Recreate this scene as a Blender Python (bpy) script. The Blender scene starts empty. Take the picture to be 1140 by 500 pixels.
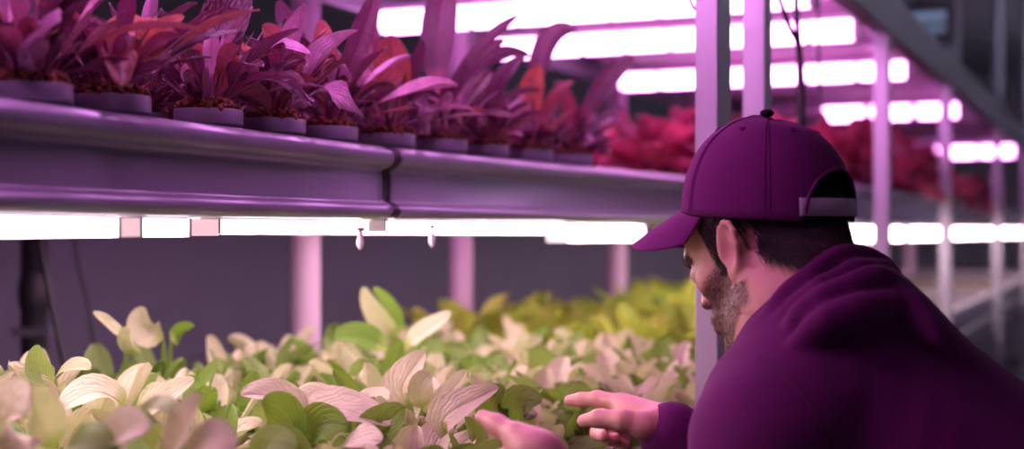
import bpy, math, random
import numpy as np
from mathutils import Vector as V, Matrix

random.seed(7)
rng = np.random.default_rng(7)
PI = math.pi
SC = bpy.context.scene
COL = SC.collection

# ------------------------------------------------------------------ frame
ZC = 1.40                    # eye height
F = 1140 * 50 / 36           # focal length in pixels
HOR = 258                    # horizon row of the photograph
def px(x, y, d):
    return V(((x - 570) * d / F, d, ZC - (y - HOR) * d / F))

TH = math.radians(23.2)      # the rack runs away at this bearing
U = V((math.sin(TH), math.cos(TH), 0))
N = V((math.cos(TH), -math.sin(TH), 0))
P0 = V((0.29, 2.05, 0))
Z = V((0, 0, 1))
def R(s, w, z):
    """s along the rack, w into the rack from its front line, z up"""
    return P0 + U * s - N * w + Z * z

# ------------------------------------------------------------------ objects
ORG = {}
def tag(o, label=None, cat=None, group=None, kind=None):
    if label: o['label'] = label
    if cat: o['category'] = cat
    if group: o['group'] = group
    if kind: o['kind'] = kind
    return o

def thing(name, label, cat, loc, group=None):
    o = bpy.data.objects.new(name, None)
    o.empty_display_size = .05
    COL.objects.link(o)
    o.location = loc
    ORG[o] = V(loc)
    return tag(o, label, cat, group)

def make(name, geo, mat, parent=None, smooth=True, loc=None):
    """geo: (verts, faces[, {attr: values}[, uvs]]) in world space"""
    verts, faces = geo[0], geo[1]
    org = ORG[parent] if parent is not None else V(loc if loc is not None else (0, 0, 0))
    vv = np.asarray(verts, dtype=float).reshape(-1, 3) - np.array(org)
    me = bpy.data.meshes.new(name)
    me.from_pydata(vv.tolist(), [], faces if isinstance(faces, list) else faces.tolist())
    if len(geo) > 2 and geo[2]:
        for k, a in geo[2].items():
            at = me.attributes.new(k, 'FLOAT', 'POINT')
            at.data.foreach_set('value', np.asarray(a, dtype=np.float32))
    me.validate()
    if smooth:
        me.polygons.foreach_set('use_smooth', [True] * len(me.polygons))
    me.materials.append(mat)
    me.update()
    o = bpy.data.objects.new(name, me)
    COL.objects.link(o)
    if parent is not None:
        o.parent = parent
    else:
        o.location = org
    ORG[o] = org
    return o

def bevel(o, w=.002, seg=2):
    m = o.modifiers.new('edge', 'BEVEL'); m.width = w; m.segments = seg; m.limit_method = 'ANGLE'
    return o

def copy_tree(o, parent=None):
    c = o.copy(); COL.objects.link(c)
    if parent is not None: c.parent = parent
    for ch in list(o.children): copy_tree(ch, c)
    return c

def join(*geos):
    vs, fs, at = [], [], {}
    n = 0
    for g in geos:
        v = np.asarray(g[0], dtype=float).reshape(-1, 3)
        vs.append(v)
        f = g[1] if isinstance(g[1], list) else g[1].tolist()
        fs += [[i + n for i in q] for q in f]
        a = g[2] if len(g) > 2 else {}
        for k in set(at) | set(a):
            at.setdefault(k, [np.zeros(n)] if n else [])
            at[k].append(np.asarray(a[k], dtype=float) if k in a else np.zeros(len(v)))
        n += len(v)
    return np.concatenate(vs), fs, {k: np.concatenate(x) for k, x in at.items()}

def box(a, b, fn=None):
    """box from corner a to b; fn maps its coordinates to the world (default: rack axes)"""
    fn = fn or R
    c = [(x, y, z) for x in (a[0], b[0]) for y in (a[1], b[1]) for z in (a[2], b[2])]
    v = [fn(*p) for p in c]
    f = [[0, 1, 3, 2], [4, 6, 7, 5], [0, 4, 5, 1], [2, 3, 7, 6], [0, 2, 6, 4], [1, 5, 7, 3]]
    m = V(v[4]) - V(v[0]); n2 = V(v[2]) - V(v[0]); k = V(v[1]) - V(v[0])
    if m.cross(n2).dot(k) < 0: f = [q[::-1] for q in f]
    return v, f
W3 = lambda x, y, z: V((x, y, z))

def frames(pts):
    pts = [V(p) for p in pts]
    out = []
    up = None
    for i, p in enumerate(pts):
        t = (pts[min(i + 1, len(pts) - 1)] - pts[max(i - 1, 0)]).normalized()
        if up is None:
            up = V((0, 0, 1)) if abs(t.z) < .9 else V((1, 0, 0))
        b = t.cross(up).normalized(); up = b.cross(t).normalized()
        out.append((p, b, up))
    return out

def tube(pts, r, n=10, cap=True):
    fr = frames(pts)
    rr = r if isinstance(r, (list, tuple)) else [r] * len(fr)
    v, f = [], []
    for (p, b, u), q in zip(fr, rr):
        for k in range(n):
            a = 2 * PI * k / n
            v.append(p + b * (q * math.cos(a)) + u * (q * math.sin(a)))
    for i in range(len(fr) - 1):
        for k in range(n):
            f.append([i * n + k, (i + 1) * n + k, (i + 1) * n + (k + 1) % n, i * n + (k + 1) % n][::-1])
    if cap:
        f.append(list(range(n))); f.append(list(range((len(fr) - 1) * n, len(fr) * n))[::-1])
        f[-2] = f[-2]
    return v, f

def lathe(prof, c=(0, 0, 0), n=32):
    c = V(c); v, f = [], []
    for r, z in prof:
        for k in range(n):
            a = 2 * PI * k / n
            v.append(c + V((r * math.cos(a), r * math.sin(a), z)))
    m = len(prof)
    for i in range(m - 1):
        for k in range(n):
            f.append([i * n + k, i * n + (k + 1) % n, (i + 1) * n + (k + 1) % n, (i + 1) * n + k])
    return v, f

def catmull(pts, per=6):
    p = [V(q) for q in pts]
    p = [p[0] * 2 - p[1]] + p + [p[-1] * 2 - p[-2]]
    out = []
    for i in range(1, len(p) - 2):
        for k in range(per):
            t = k / per
            a, b, c, d = p[i - 1], p[i], p[i + 1], p[i + 2]
            out.append(.5 * ((2 * b) + (c - a) * t + (2 * a - 5 * b + 4 * c - d) * t * t + (3 * b - a - 3 * c + d) * t ** 3))
    out.append(p[-2])
    return out

def ball(c, r, nu=8, nv=6, R3=None):
    c = V(c)
    r = V(r) if not isinstance(r, (int, float)) else V((r, r, r))
    v, f = [], []
    def put(q):
        q = V((q.x * r.x, q.y * r.y, q.z * r.z))
        v.append(c + (R3 @ q if R3 is not None else q))
    put(V((0, 0, -1)))
    for i in range(1, nv):
        a = -PI / 2 + PI * i / nv
        for k in range(nu):
            b = 2 * PI * k / nu
            put(V((math.cos(a) * math.cos(b), math.cos(a) * math.sin(b), math.sin(a))))
    put(V((0, 0, 1)))
    for k in range(nu):
        f.append([0, 1 + (k + 1) % nu, 1 + k])
        for i in range(nv - 2):
            o = 1 + i * nu
            f.append([o + k, o + (k + 1) % nu, o + nu + (k + 1) % nu, o + nu + k])
        o = 1 + (nv - 2) * nu
        f.append([o + k, o + (k + 1) % nu, len(v) - 1])
    return v, f

# ------------------------------------------------------------------ materials
def mat(name):
    m = bpy.data.materials.new(name); m.use_nodes = True
    nt = m.node_tree
    return m, nt, nt.nodes['Principled BSDF'], nt.nodes['Material Output']

def node(nt, typ, **kw):
    n = nt.nodes.new(typ)
    for k, v in kw.items():
        if k in n.inputs: n.inputs[k].default_value = v
        else: setattr(n, k, v)
    return n

def noise(nt, scale, detail=3, coord='Object'):
    tc = node(nt, 'ShaderNodeTexCoord')
    t = node(nt, 'ShaderNodeTexNoise'); t.inputs['Scale'].default_value = scale; t.inputs['Detail'].default_value = detail
    nt.links.new(tc.outputs[coord], t.inputs['Vector'])
    return t

def mixcol(nt, fac, a, b):
    m = node(nt, 'ShaderNodeMix'); m.data_type = 'RGBA'
    for sock, v in ((m.inputs[0], fac), (m.inputs[6], a), (m.inputs[7], b)):
        if hasattr(v, 'is_linked'): nt.links.new(v, sock)
        else: sock.default_value = v
    return m.outputs[2]

def math_n(nt, op, a, b=0., clamp=False):
    m = node(nt, 'ShaderNodeMath'); m.operation = op; m.use_clamp = clamp
    for sock, v in ((m.inputs[0], a), (m.inputs[1], b)):
        if hasattr(v, 'is_linked'): nt.links.new(v, sock)
        else: sock.default_value = v
    return m.outputs[0]

def bump(nt, bsdf, h, strength, dist=.001):
    b = node(nt, 'ShaderNodeBump'); b.inputs['Strength'].default_value = strength; b.inputs['Distance'].default_value = dist
    nt.links.new(h, b.inputs['Height']); nt.links.new(b.outputs[0], bsdf.inputs['Normal'])

def rgb(r, g, b): return (r, g, b, 1)

def plain(name, c, rough=.5, metal=0., vary=.15, scale=20, bumps=0., spec=.5):
    m, nt, bs, _ = mat(name)
    t = noise(nt, scale)
    d = tuple(x * (1 - vary) for x in c) + (1,)
    l = tuple(min(1, x * (1 + vary)) for x in c) + (1,)
    nt.links.new(mixcol(nt, t.outputs[0], d, l), bs.inputs['Base Color'])
    bs.inputs['Roughness'].default_value = rough; bs.inputs['Metallic'].default_value = metal
    bs.inputs['Specular IOR Level'].default_value = spec
    if bumps: bump(nt, bs, t.outputs[0], bumps)
    return m

def glow(name, c, s):
    m, nt, bs, out = mat(name)
    e = node(nt, 'ShaderNodeEmission'); e.inputs[0].default_value = c + (1,); e.inputs[1].default_value = s
    nt.links.new(e.outputs[0], out.inputs[0]); nt.nodes.remove(bs)
    return m

def leafmat(name, c0, c1, vein, veinw=.5, rough=.45, trans=.35, tcol=None, spec=.5, mottle=.35, coat=0., ramp=None, stem=None, bdist=.0014):
    """tint 0..1 picks a leaf's own colour between c0 and c1; across/along give the veins"""
    m, nt, bs, out = mat(name)
    at = lambda n: node(nt, 'ShaderNodeAttribute', attribute_name=n).outputs['Fac']
    tint, ac, al = at('tint'), at('across'), at('along')
    if ramp:
        cr = node(nt, 'ShaderNodeValToRGB'); el = cr.color_ramp.elements
        while len(el) < len(ramp): el.new(.5)
        for e, (p_, c_) in zip(el, ramp): e.position = p_; e.color = rgb(*c_)
        nt.links.new(tint, cr.inputs[0]); base = cr.outputs[0]
    else:
        base = mixcol(nt, tint, rgb(*c0), rgb(*c1))
    if stem:
        base = mixcol(nt, math_n(nt, 'MULTIPLY', math_n(nt, 'SUBTRACT', stem[1], al), 7., True), base, rgb(*stem[0]))
    n1 = noise(nt, 55, 4)
    fac = math_n(nt, 'MULTIPLY', math_n(nt, 'SUBTRACT', n1.outputs[0], .35, True), mottle * 2.2, True)
    base = mixcol(nt, fac, base, rgb(*[x * .45 for x in c0]))
    # midrib and side veins
    absa = math_n(nt, 'ABSOLUTE', ac)
    mid = math_n(nt, 'SUBTRACT', 1., math_n(nt, 'MULTIPLY', absa, 9.), True)
    ph = math_n(nt, 'ADD', math_n(nt, 'MULTIPLY', al, 15.), math_n(nt, 'MULTIPLY', absa, -14.))
    ph = math_n(nt, 'ADD', ph, math_n(nt, 'MULTIPLY', n1.outputs[0], 9.))
    side = math_n(nt, 'POWER', math_n(nt, 'ABSOLUTE', math_n(nt, 'SINE', ph)), 10.)
    v = math_n(nt, 'MAXIMUM', mid, math_n(nt, 'MULTIPLY', side, .55))
    col = mixcol(nt, math_n(nt, 'MULTIPLY', v, veinw, True), base, rgb(*vein))
    nt.links.new(col, bs.inputs['Base Color'])
    bs.inputs['Roughness'].default_value = rough
    bs.inputs['Specular IOR Level'].default_value = spec
    if coat:
        bs.inputs['Coat Weight'].default_value = coat; bs.inputs['Coat Roughness'].default_value = .25
    n3 = noise(nt, 170, 3)
    hh = math_n(nt, 'SUBTRACT', math_n(nt, 'ADD', math_n(nt, 'MULTIPLY', n1.outputs[0], .9), math_n(nt, 'MULTIPLY', n3.outputs[0], .9)), v)
    bump(nt, bs, hh, .7, bdist)
    tr = node(nt, 'ShaderNodeBsdfTranslucent')
    if tcol: nt.links.new(mixcol(nt, .6, col, rgb(*tcol)), tr.inputs[0])
    else: nt.links.new(col, tr.inputs[0])
    mx = node(nt, 'ShaderNodeMixShader'); mx.inputs[0].default_value = trans
    nt.links.new(bs.outputs[0], mx.inputs[1]); nt.links.new(tr.outputs[0], mx.inputs[2])
    nt.links.new(mx.outputs[0], out.inputs[0])
    return m

M = {}
M['steel'] = plain('painted_steel', (.52, .50, .58), .38, .35, .06, 9)
M['darksteel'] = plain('dark_steel', (.17, .165, .20), .45, .5, .1, 9)
M['tray'] = plain('tray_metal', (.32, .335, .40), .32, .4, .08, 6)
M['rubber'] = plain('black_rubber', (.012, .011, .014), .6)
M['pot'] = plain('pot_plastic', (.24, .215, .29), .42, 0, .1, 12)
M['moss'] = plain('moss', (.20, .060, .030), .8, 0, .8, 140, .6)
M['soil'] = plain('soil', (.05, .028, .02), .9, 0, .6, 60, .6)
M['cable'] = plain('cable', (.015, .014, .018), .5)
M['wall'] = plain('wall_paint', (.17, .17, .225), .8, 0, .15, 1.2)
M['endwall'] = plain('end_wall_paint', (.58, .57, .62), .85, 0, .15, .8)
M['ceil'] = plain('ceiling_paint', (.55, .54, .60), .85, 0, .15, .8)
M['floor'] = plain('floor_concrete', (.22, .20, .23), .55, 0, .25, 3, .1)
M['shelf'] = plain('shelf_pink_glow', (.70, .42, .66), .4, .3, .08, 5)  # pink lamp glow on the underside is put into this base colour
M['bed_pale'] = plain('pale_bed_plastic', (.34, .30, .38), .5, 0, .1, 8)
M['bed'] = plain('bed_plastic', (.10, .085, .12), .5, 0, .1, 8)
M['white'] = plain('white_plastic', (.8, .76, .8), .4, 0, .03)
M['led_top'] = glow('led_top', (1.0, .34, .93), 14.0)
M['led_low'] = glow('led_low', (1.0, .71, .78), 16.5)
M['led_cool'] = glow('lamp_cool', (.40, .50, .85), .45)
M['fill_aisle'] = glow('aisle_fill_light', (.72, .62, .90), .45)  # fill light for the added aisle lamps
M['fill_up_far'] = glow('far_ceiling_fill_light', (.80, .80, 1.0), 36.0)  # strong fill added to brighten the far ceiling
M['fill_up'] = glow('ceiling_fill_light', (.80, .80, 1.0), 3.0)  # weak fill added for bounce off the ceiling
M['sleeve_glow'] = glow('sleeve_lamp_glow', (1.0, .60, .68), 1.0)  # emission stands in for the neighbouring lamps' light on the plastic sleeves
M['pole'] = plain('pole_lamp_tint', (.66, .42, .64), .35, .2, .05, 9)  # lilac carries the pink lamp light falling on the poles
M['red_leaf'] = leafmat('red_leaf', (.08, .014, .035), (.36, .075, .05), (.50, .22, .38),   .22, .30, .18, (.45, .08, .24), .6, .5, .18,
                        [(0, (.020, .006, .012)), (.3, (.070, .014, .055)), (.55, (.14, .020, .035)), (.78, (.52, .15, .06)), (1, (.80, .46, .74))], ((.46, .13, .25), .40), .0035)  # lilac end of the ramp stands in for lamp highlights on leaves
M['bushy_leaf'] = leafmat('bushy_red_leaf', (.13, .018, .06), (.62, .10, .20), (.75, .25, .3), .3, .45, .4, (.8, .08, .18), .5, .6)
M['lit_pale_leaf'] = leafmat('lit_pale_leaf', (.13, .26, .022), (.84, .70, .56), (.58, .36, .28), .24, .5, .30, (.36, .56, .05), .35, .22, 0., None, ((.42, .48, .14), .22), .0025)  # cream-pink end holds the lamps' overexposure of the leaf tops
M['yellow_leaf'] = leafmat('yellow_green_leaf', (.30, .40, .04), (.58, .64, .10), (.5, .5, .2), .3, .5, .4, (.5, .6, .08), .4, .3)

# ------------------------------------------------------------------ leaves
NA, NT = 9, 14
def leaf(B, C, T, nrm, W, shape='spoon', tint=.5, cup=.25, wave=.06, seed=0.):
    """a leaf from base B over control C to tip T; nrm = the side its upper face looks to"""
    B, C, T, nrm = V(B), V(C), V(T), V(nrm)
    v, f, ac, al = [], [], [], []
    for i in range(NT):
        t = 1 - (1 - i / (NT - 1)) ** 1.7
        p = B * (1 - t) ** 2 + C * (2 * t * (1 - t)) + T * t * t
        d = ((C - B) * (1 - t) + (T - C) * t)
        d = d.normalized() if d.length > 1e-9 else V((0, 0, 1))
        a = d.cross(nrm)
        a = a.normalized() if a.length > 1e-6 else V((1, 0, 0))
        u = a.cross(d).normalized()
        if shape == 'spoon':
            e = max(0., (t - .22) / .78)
            w = .10 + .90 * (math.sin(PI * min(1, e ** 1.05)) ** .62 if 0 < e < 1 else 0)
            if t > .995: w = .03
        elif shape == 'stalk':
            e = max(0., (t - .34) / .66)
            w = .10 + .90 * (math.sin(PI * min(1, e ** .95)) ** .62 if 0 < e < 1 else 0)
            if t > .995: w = .03
        elif shape == 'petiole':
            e = max(0., (t - .42) / .58)
            w = .085 + .915 * (math.sin(PI * min(1, e ** .95)) ** .7 if 0 < e < 1 else 0)
            if t > .995: w = .03
        else:
            w = .09 + .91 * math.sin(PI * min(1, t ** .9)) ** .58 if t < .995 else .03
        hw = W * .5 * w
        for k in range(NA):
            s = -1 + 2 * k / (NA - 1)
            lift = cup * hw * (abs(s) ** 1.6) - .10 * hw * (1 - abs(s)) ** 2
            ripple = wave * W * abs(s) * math.sin(9 * t + 3.1 * s + seed * 7) * (1 if t > .25 else 0)
            crk = W * .024 * math.sin(7 * t + 7.5 * s + seed * 11) * (1 - s * s) * (t > .3)
            v.append(p + a * (s * hw) + u * (lift + ripple + crk))
            ac.append(s); al.append(t)
    for i in range(NT - 1):
        for k in range(NA - 1):
            f.append([i * NA + k, i * NA + k + 1, (i + 1) * NA + k + 1, (i + 1) * NA + k])
    return v, f, {'tint': [tint] * len(v), 'across': ac, 'along': al}

def rnd(a, b): return random.uniform(a, b)

def rosette(n, L, Wd, elev, droop, tints, shape='spoon', base_r=.008, cup=(.1, .5), org=V((0, 0, 0)), inner_up=True, wave=.06):
    gs = []
    for i in range(n):
        az = i * 2.399 + rnd(-.4, .4)
        q = i / max(1, n - 1)
        e = math.radians(elev[0] + (elev[1] - elev[0]) * q + rnd(-9, 9))
        l = rnd(*L) * (1 - .25 * q if inner_up else 1)
        h = V((math.cos(az), math.sin(az), 0))
        dr = math.radians(rnd(*droop))
        d1 = h * math.cos(e) + Z * math.sin(e)
        d2 = h * math.cos(e - dr) + Z * math.sin(e - dr)
        B = org + h * base_r
        C = B + d1 * (l * .55); T = C + d2 * (l * .5)
        nr = Z * math.cos(e) - h * math.sin(e)
        nr = nr + V((rnd(-.35, .35), rnd(-.35, .35), 0))
        gs.append(leaf(B, C, T, nr, rnd(*Wd), shape, random.choice(tints) + rnd(-.08, .08), rnd(*cup), wave, rnd(0, 6)))
    return join(*gs)

# ------------------------------------------------------------------ the room
def slab(name, a, b, m):
    o = make(name, box(a, b), m, None, False)
    o['kind'] = 'structure'
    return o
S0, S1, WB, WF, HC = -4.2, 15.0, 2.3, -2.4, 3.15
slab('floor', (S0, WF, -.1), (S1, WB, 0), M['floor'])
slab('ceiling', (S0, WF, HC), (S1, WB, HC + .1), M['ceil'])
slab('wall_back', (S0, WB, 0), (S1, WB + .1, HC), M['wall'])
slab('wall_aisle', (S0, WF - .1, 0), (S1, WF, HC), M['endwall'])
slab('wall_end', (S1, WF - .1, 0), (S1 + .1, WB + .1, HC), M['endwall'])
slab('wall_rear', (S0 - .1, WF - .1, 0), (S0, WB + .1, HC), M['endwall'])
slab('trim_1', (S0, WB - .025, .80), (S1, WB, .98), M['darksteel'])

# ------------------------------------------------------------------ racks
ZT = 1.955                    # underside of the top shelf
def post_geo(s, w, z1, a=.032, b=.062, z0=0.):
    """open C profile: a lit web towards the near end, flanges along the rack"""
    t = .004
    prof = [(-b/2, -a/2), (-b/2, a/2), (b/2, a/2), (b/2, a/2 - t*2.5), (-b/2 + t, a/2 - t), (-b/2 + t, -a/2 + t), (b/2, -a/2 + t*2.5), (b/2, -a/2)]
    v, f = [], []
    for z in (z0, z1):
        v += [R(s + p, w + q, z) for p, q in prof]
    n = len(prof)
    for i in range(n):
        f.append([i, (i + 1) % n, n + (i + 1) % n, n + i])
    f.append(list(range(n))[::-1]); f.append([n + i for i in range(n)])
    return v, f

def rack(name, label, fronts, backs, s0, s1, fa):
    r = thing(name, label, 'rack', R((s0 + s1) / 2, .5, 0))
    for s in fronts:
        p = make('post', post_geo(s, 0, 2.035, *fa), M['steel'], r, False); bevel(p, .0015)
        make('foot', box((s - .05, -.04, 0), (s + .05, .04, .012)), M['darksteel'], p, False)
    for s, w in backs:
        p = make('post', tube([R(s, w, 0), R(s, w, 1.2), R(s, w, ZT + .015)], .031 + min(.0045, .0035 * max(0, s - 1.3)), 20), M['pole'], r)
        make('foot', tube([R(s, w, 0), R(s, w, .012)], .055, 20), M['darksteel'], p)
    bevel(make('beam', box((s0, -.022, ZT - .07), (s1, .020, ZT + .035)), M['darksteel'], r, False), .004)
    bevel(make('beam', box((s0, 1.07, ZT - .05), (s1, 1.11, ZT + .02)), M['darksteel'], r, False), .004)
    if s1 > 5:
        for s in (1.72, 3.16, 5.1, 7.3):
            make('strut', tube([R(s, .0, ZT + .035), R(s, .0, HC - .002)], .022, 12), M['steel'], r)
    for z in (1.005, .32):
        bevel(make('bearer', box((s0, .022, z - .06), (s1, .052, z)), M['darksteel'], r, False), .003)
        bevel(make('bearer', box((s0, .90, z - .06), (s1, .93, z)), M['darksteel'], r, False), .003)
    return r

rk1 = rack('grow_rack', 'pale steel grow rack with the clean post beside the peaked cap', [-1.5, 0], [(-1.5, .985), (-.43, .985)], -1.55, .045, (.033, .074))
rk2 = rack('grow_rack', 'long steel grow rack whose first post stands just behind the front rack', [.27, 1.58, 2.95, 5.1, 7.3, 9.4],
           [(.495, .985), (1.232, .985), (2.43, .985), (3.4, .985), (5.1, .985), (7.3, .985), (9.4, .985)], .20, 9.5, (.036, .05))

# top shelves (underside seen between the lamps)
def shelf(label, s0, s1, ribs):
    r = thing('overhead_shelf', label, 'shelf', R((s0 + s1) / 2, .55, ZT))
    make('panel', box((s0, .026, ZT + .022), (s1, 1.064, ZT + .034)), M['shelf'], r, False)
    for s in ribs:
        bevel(make('cross_bar', box((s - .02, .05, ZT - .030), (s + .02, .94, ZT + .022)), M['shelf'], r, False), .003)
    for w in (.028, 1.05):
        make('lip', box((s0, w, ZT + .022), (s1, w + .012, ZT + .06)), M['shelf'], r, False)
    return r
shelf('purple-lit metal top shelf over the potted red seedlings', -1.5, .15, [-1.2, -.8, -.4, 0])
shelf('long purple-lit metal top shelf carrying the distant rows of lamps', .24, 9.4, [.42, .78, 1.22, 1.85, 2.15, 2.8, 3.4, 4.5, 5.2, 6.0, 6.6, 7.8, 8.6])

# ------------------------------------------------------------------ lamps
def light_bar(label, a, b, z, along, matk, seg=.115, gap=.010, wd=.05, ht=.040, group=None):
    """bar from a to b (s,w pairs); discrete LED modules under a white housing"""
    A, Bp = R(a[0], a[1], z), R(b[0], b[1], z)
    d = (Bp - A); Ln = d.length; d.normalize(); c = d.cross(Z).normalized()
    fn = lambda x, y, q: A + d * x + c * y + Z * q
    r = thing('led_light_bar', label, 'light', (A + Bp) / 2, group)
    bevel(make('housing', box((0, -wd * .42, ht), (Ln, wd * .42, ht + .016), fn), M['white'], r, False), .003)
    n = max(1, round(Ln / seg)); st = Ln / n
    mods = []
    for i in range(n):
        mods.append(box((i * st + gap / 2, -wd / 2, 0), ((i + 1) * st - gap / 2, wd / 2, ht), fn))
    o = make('diffuser', join(*mods), M[matk], r, False); bevel(o, .006, 2)
    for x0, x1 in ((-.012, gap / 2), (Ln - gap / 2, Ln + .012)):
        make('end_cap', box((x0, -wd * .5, -.001), (x1, wd * .5, ht + .002), fn), M['white'], r, False)
    return r
ZL = 1.868
near_names = {-1.2: 'light bar crossing over the tray beyond its closest end', -.85: 'light bar crossing over the two closest pots', -.5: 'light bar crossing over the third pot of the front row',
              -.15: 'light bar crossing over the tray joint', .2: 'light bar crossing over the far half of the pot row', .55: 'light bar crossing over the last pot of the front row'}
for i, s in enumerate([-1.2, -.85, -.5, -.15, .2, .55]):
    light_bar('pink-white ' + near_names[s], (s, .06), (s, .72), ZL + .01, 'w', 'led_top', .115, .006, .05, .036)
rows = [(.95, .05, 1.05, 'first long bright lamp row crossing above the seedlings, topmost of the white bands', .115, .004),
        (1.50, .05, 1.00, 'second bright lamp row from the top, just below the topmost white band', .125, .012),
        (2.43, .05, 1.00, 'third lamp row from the top, broken into glowing blocks behind the posts', .15, .018),
        (4.00, .05, .62, 'fourth lamp row from the top, small glowing blocks between magenta posts', .17, .035),
        (7.20, .05, .95, 'lowest and farthest lamp row under the long top shelf', .2, .03)]
for s, w0, w1, lab, seg, gap in rows:
    big = 1 + max(0, s - 2.5) * .05
    light_bar(lab, (s, w0), (s, w1), ZL - .002 - .01 * (big - 1), 'w', 'led_top', seg, gap, .05 * big, .046 * big)

# ------------------------------------------------------------------ the upper tray
def dfront(x):
    return 158.3 / (123 - .1047 * x) if x <= 430 else 158.3 / (78 - .080 * (x - 430))
def tfront(x, z=0.):
    d = dfront(x); p = px(x, HOR, d); p.z = z
    return p
TZ = 1.417
TPROF = [(-.030, 0), (-.002, 0), (.005, .002), (.010, .007), (.011, .012), (.009, .017), (.003, .021), (-.004, .0235), (-.007, .027), (-.007, .064), (-.009, .069),
         (-.007, .073), (.001, .0755), (.009, .080), (.0125, .087), (.012, .094), (.008, .1005), (.000, .104), (-.010, .104), (-.016, .101), (-.018, .096), (-.018, .024), (-.026, .020),
         (-.455, .020), (-.462, .024), (-.462, .098), (-.47, .102), (-.48, .098), (-.48, 0)]
def extrude(A, B, prof, z0, endround=0.):
    d = (B - A); L = d.length; d.normalize(); o = d.cross(Z).normalized()
    st = [0, L] if not endround else [0, .002, .005, L]
    sh = [0, 0] if not endround else [.0045, .0015, 0, 0]
    v, f = [], []
    n = len(prof)
    zc = .052
    for x, q in zip(st, sh):
        for a, b in prof:
            v.append(A + d * x + o * (a - (q if a > -.02 else 0)) + Z * (z0 + b + (q * .6 if b < zc else -q * .6)))
    for i in range(len(st) - 1):
        for k in range(n):
            f.append([i * n + k, i * n + (k + 1) % n, (i + 1) * n + (k + 1) % n, (i + 1) * n + k])
    f.append(list(range(n))[::-1]); f.append([(len(st) - 1) * n + k for k in range(n)])
    return v, f

def set_flat(o, ang=40):
    me = o.data
    me.polygons.foreach_set('use_smooth', [len(p.vertices) == 4 for p in me.polygons])
    return o

XA0, XA1, XB0, XB1 = -110, 427.0, 441, 772
PA0, PA1, PB0, PB1 = tfront(XA0), tfront(XA1), tfront(XB0), tfront(XB1)
PA1e = PA0 + (PA1 - PA0)
tA = thing('plant_tray', 'closest lavender metal plant tray with rolled rim, ending at the black joint', 'tray', V(((PA0.x + PA1.x) / 2, (PA0.y + PA1.y) / 2, TZ)))
set_flat(make('trough', extrude(PA1, PA0, [(-a, b) for a, b in TPROF][::-1], TZ, .004), M['tray'], tA))
tB = thing('plant_tray', 'lavender metal plant tray beyond the black joint, reaching to the cap', 'tray', V(((PB0.x + PB1.x) / 2, (PB0.y + PB1.y) / 2, TZ)))
set_flat(make('trough', extrude(PB0, PB1, TPROF, TZ, .004), M['tray'], tB))
# dark seal in the joint, set slightly behind the metal
dj = (PA1 - PA0).normalized(); oj = dj.cross(Z).normalized()
seal = [(a - .0035 if a > -.02 else a, b * .97 + .0015) for a, b in TPROF[:22]] + [(-.06, .024), (-.06, 0)]
set_flat(make('joint_seal', extrude(PA1 - dj * .004, PB0 + (PB1 - PB0).normalized() * .004, seal, TZ), M['rubber'], tA))
tC = thing('plant_tray', 'distant grey plant tray in line behind the cap, holding bushy red lettuces', 'tray', R(5.2, .5, TZ))
C0, C1 = R(1.42, .075, 0), R(9.3, .075, 0)
set_flat(make('trough', extrude(C0, C1, [(a * (1.75 if a < -.3 else 1), b) for a, b in TPROF], TZ), M['tray'], tC))
# tray carriers: slim bars from the rack's back posts and hangers from the top shelf
nA = (PA1 - PA0).normalized().cross(Z).normalized(); nB = (PB1 - PB0).normalized().cross(Z).normalized()
def hanger(label, p):
    h = thing('tray_hanger', label, 'hanger', V((p.x, p.y, TZ)), None)
    make('rod', tube([p + Z * (TZ + .05), p + Z * (ZT + .02)], .004, 8), M['darksteel'], h)
    make('hook', box((-.012, -.012, TZ - .004), (.012, .012, TZ + .06), lambda x, y, z: V((p.x + x, p.y + y, z))), M['darksteel'], h, False)
hanger('thin steel rod holding the closest plant tray at its rear edge', PA0 + (PA1 - PA0) * .25 - nA * .495)
hanger('thin steel rod holding the closest plant tray near the black joint', PA0 + (PA1 - PA0) * .9 - nA * .495)
hanger('thin steel rod holding the middle plant tray near the black joint', PB0 + (PB1 - PB0) * .15 - nB * .495)
hanger('thin steel rod holding the middle plant tray at its far end', PB0 + (PB1 - PB0) * .9 - nB * .495)

# under-tray lamps along the front lip, then rows further in
def bar_world(label, A, B, matk, seg, gap, wd, ht, z):
    d = (B - A); Ln = d.length; d.normalize(); c = d.cross(Z).normalized()
    A = V((A.x, A.y, z))
    fn = lambda x, y, q: A + d * x + c * y + Z * q
    r = thing('led_light_bar', label, 'light', A + d * (Ln / 2))
    make('housing', box((0, -wd * .42, ht), (Ln, wd * .42, ht + .003), fn), M['white'], r, False)
    n = max(1, round(Ln / seg)); st = Ln / n
    o = make('diffuser', join(*[box((i * st + gap / 2, -wd / 2, 0), ((i + 1) * st - gap / 2, wd / 2, ht), fn) for i in range(n)]), M[matk], r, False)
    bevel(o, .005, 2)
    for x0, x1 in ((-.004, gap / 2), (Ln - gap / 2, Ln + .004)):
        make('end_cap', box((x0, -wd * .5, -.0005), (x1, wd * .5, ht + .001), fn), M['white'], r, False)
    return r
def sleeve(parent, x0, x1):
    A, B = tl(x0, .03), tl(x1, .03)
    d = (B - A); L = d.length; d.normalize(); c = d.cross(Z).normalized(); A = V((A.x, A.y, ZB))
    o = make('sleeve', box((.0, -.0145, .0008), (L, .0145, HB), lambda x, y, q: A + d * x + c * y + Z * q), M['sleeve_glow'], parent, False)
def tl(x, back):
    p = tfront(x)
    n = nA if x <= 430 else nB
    return p - n * back
HB = .0195; ZB = TZ - .0225
l1 = bar_world('white lamp under the near tray, before the first pink sleeve', tl(-105, .03), tl(146, .03), 'led_low', .5, .002, .03, HB, ZB)
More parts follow.
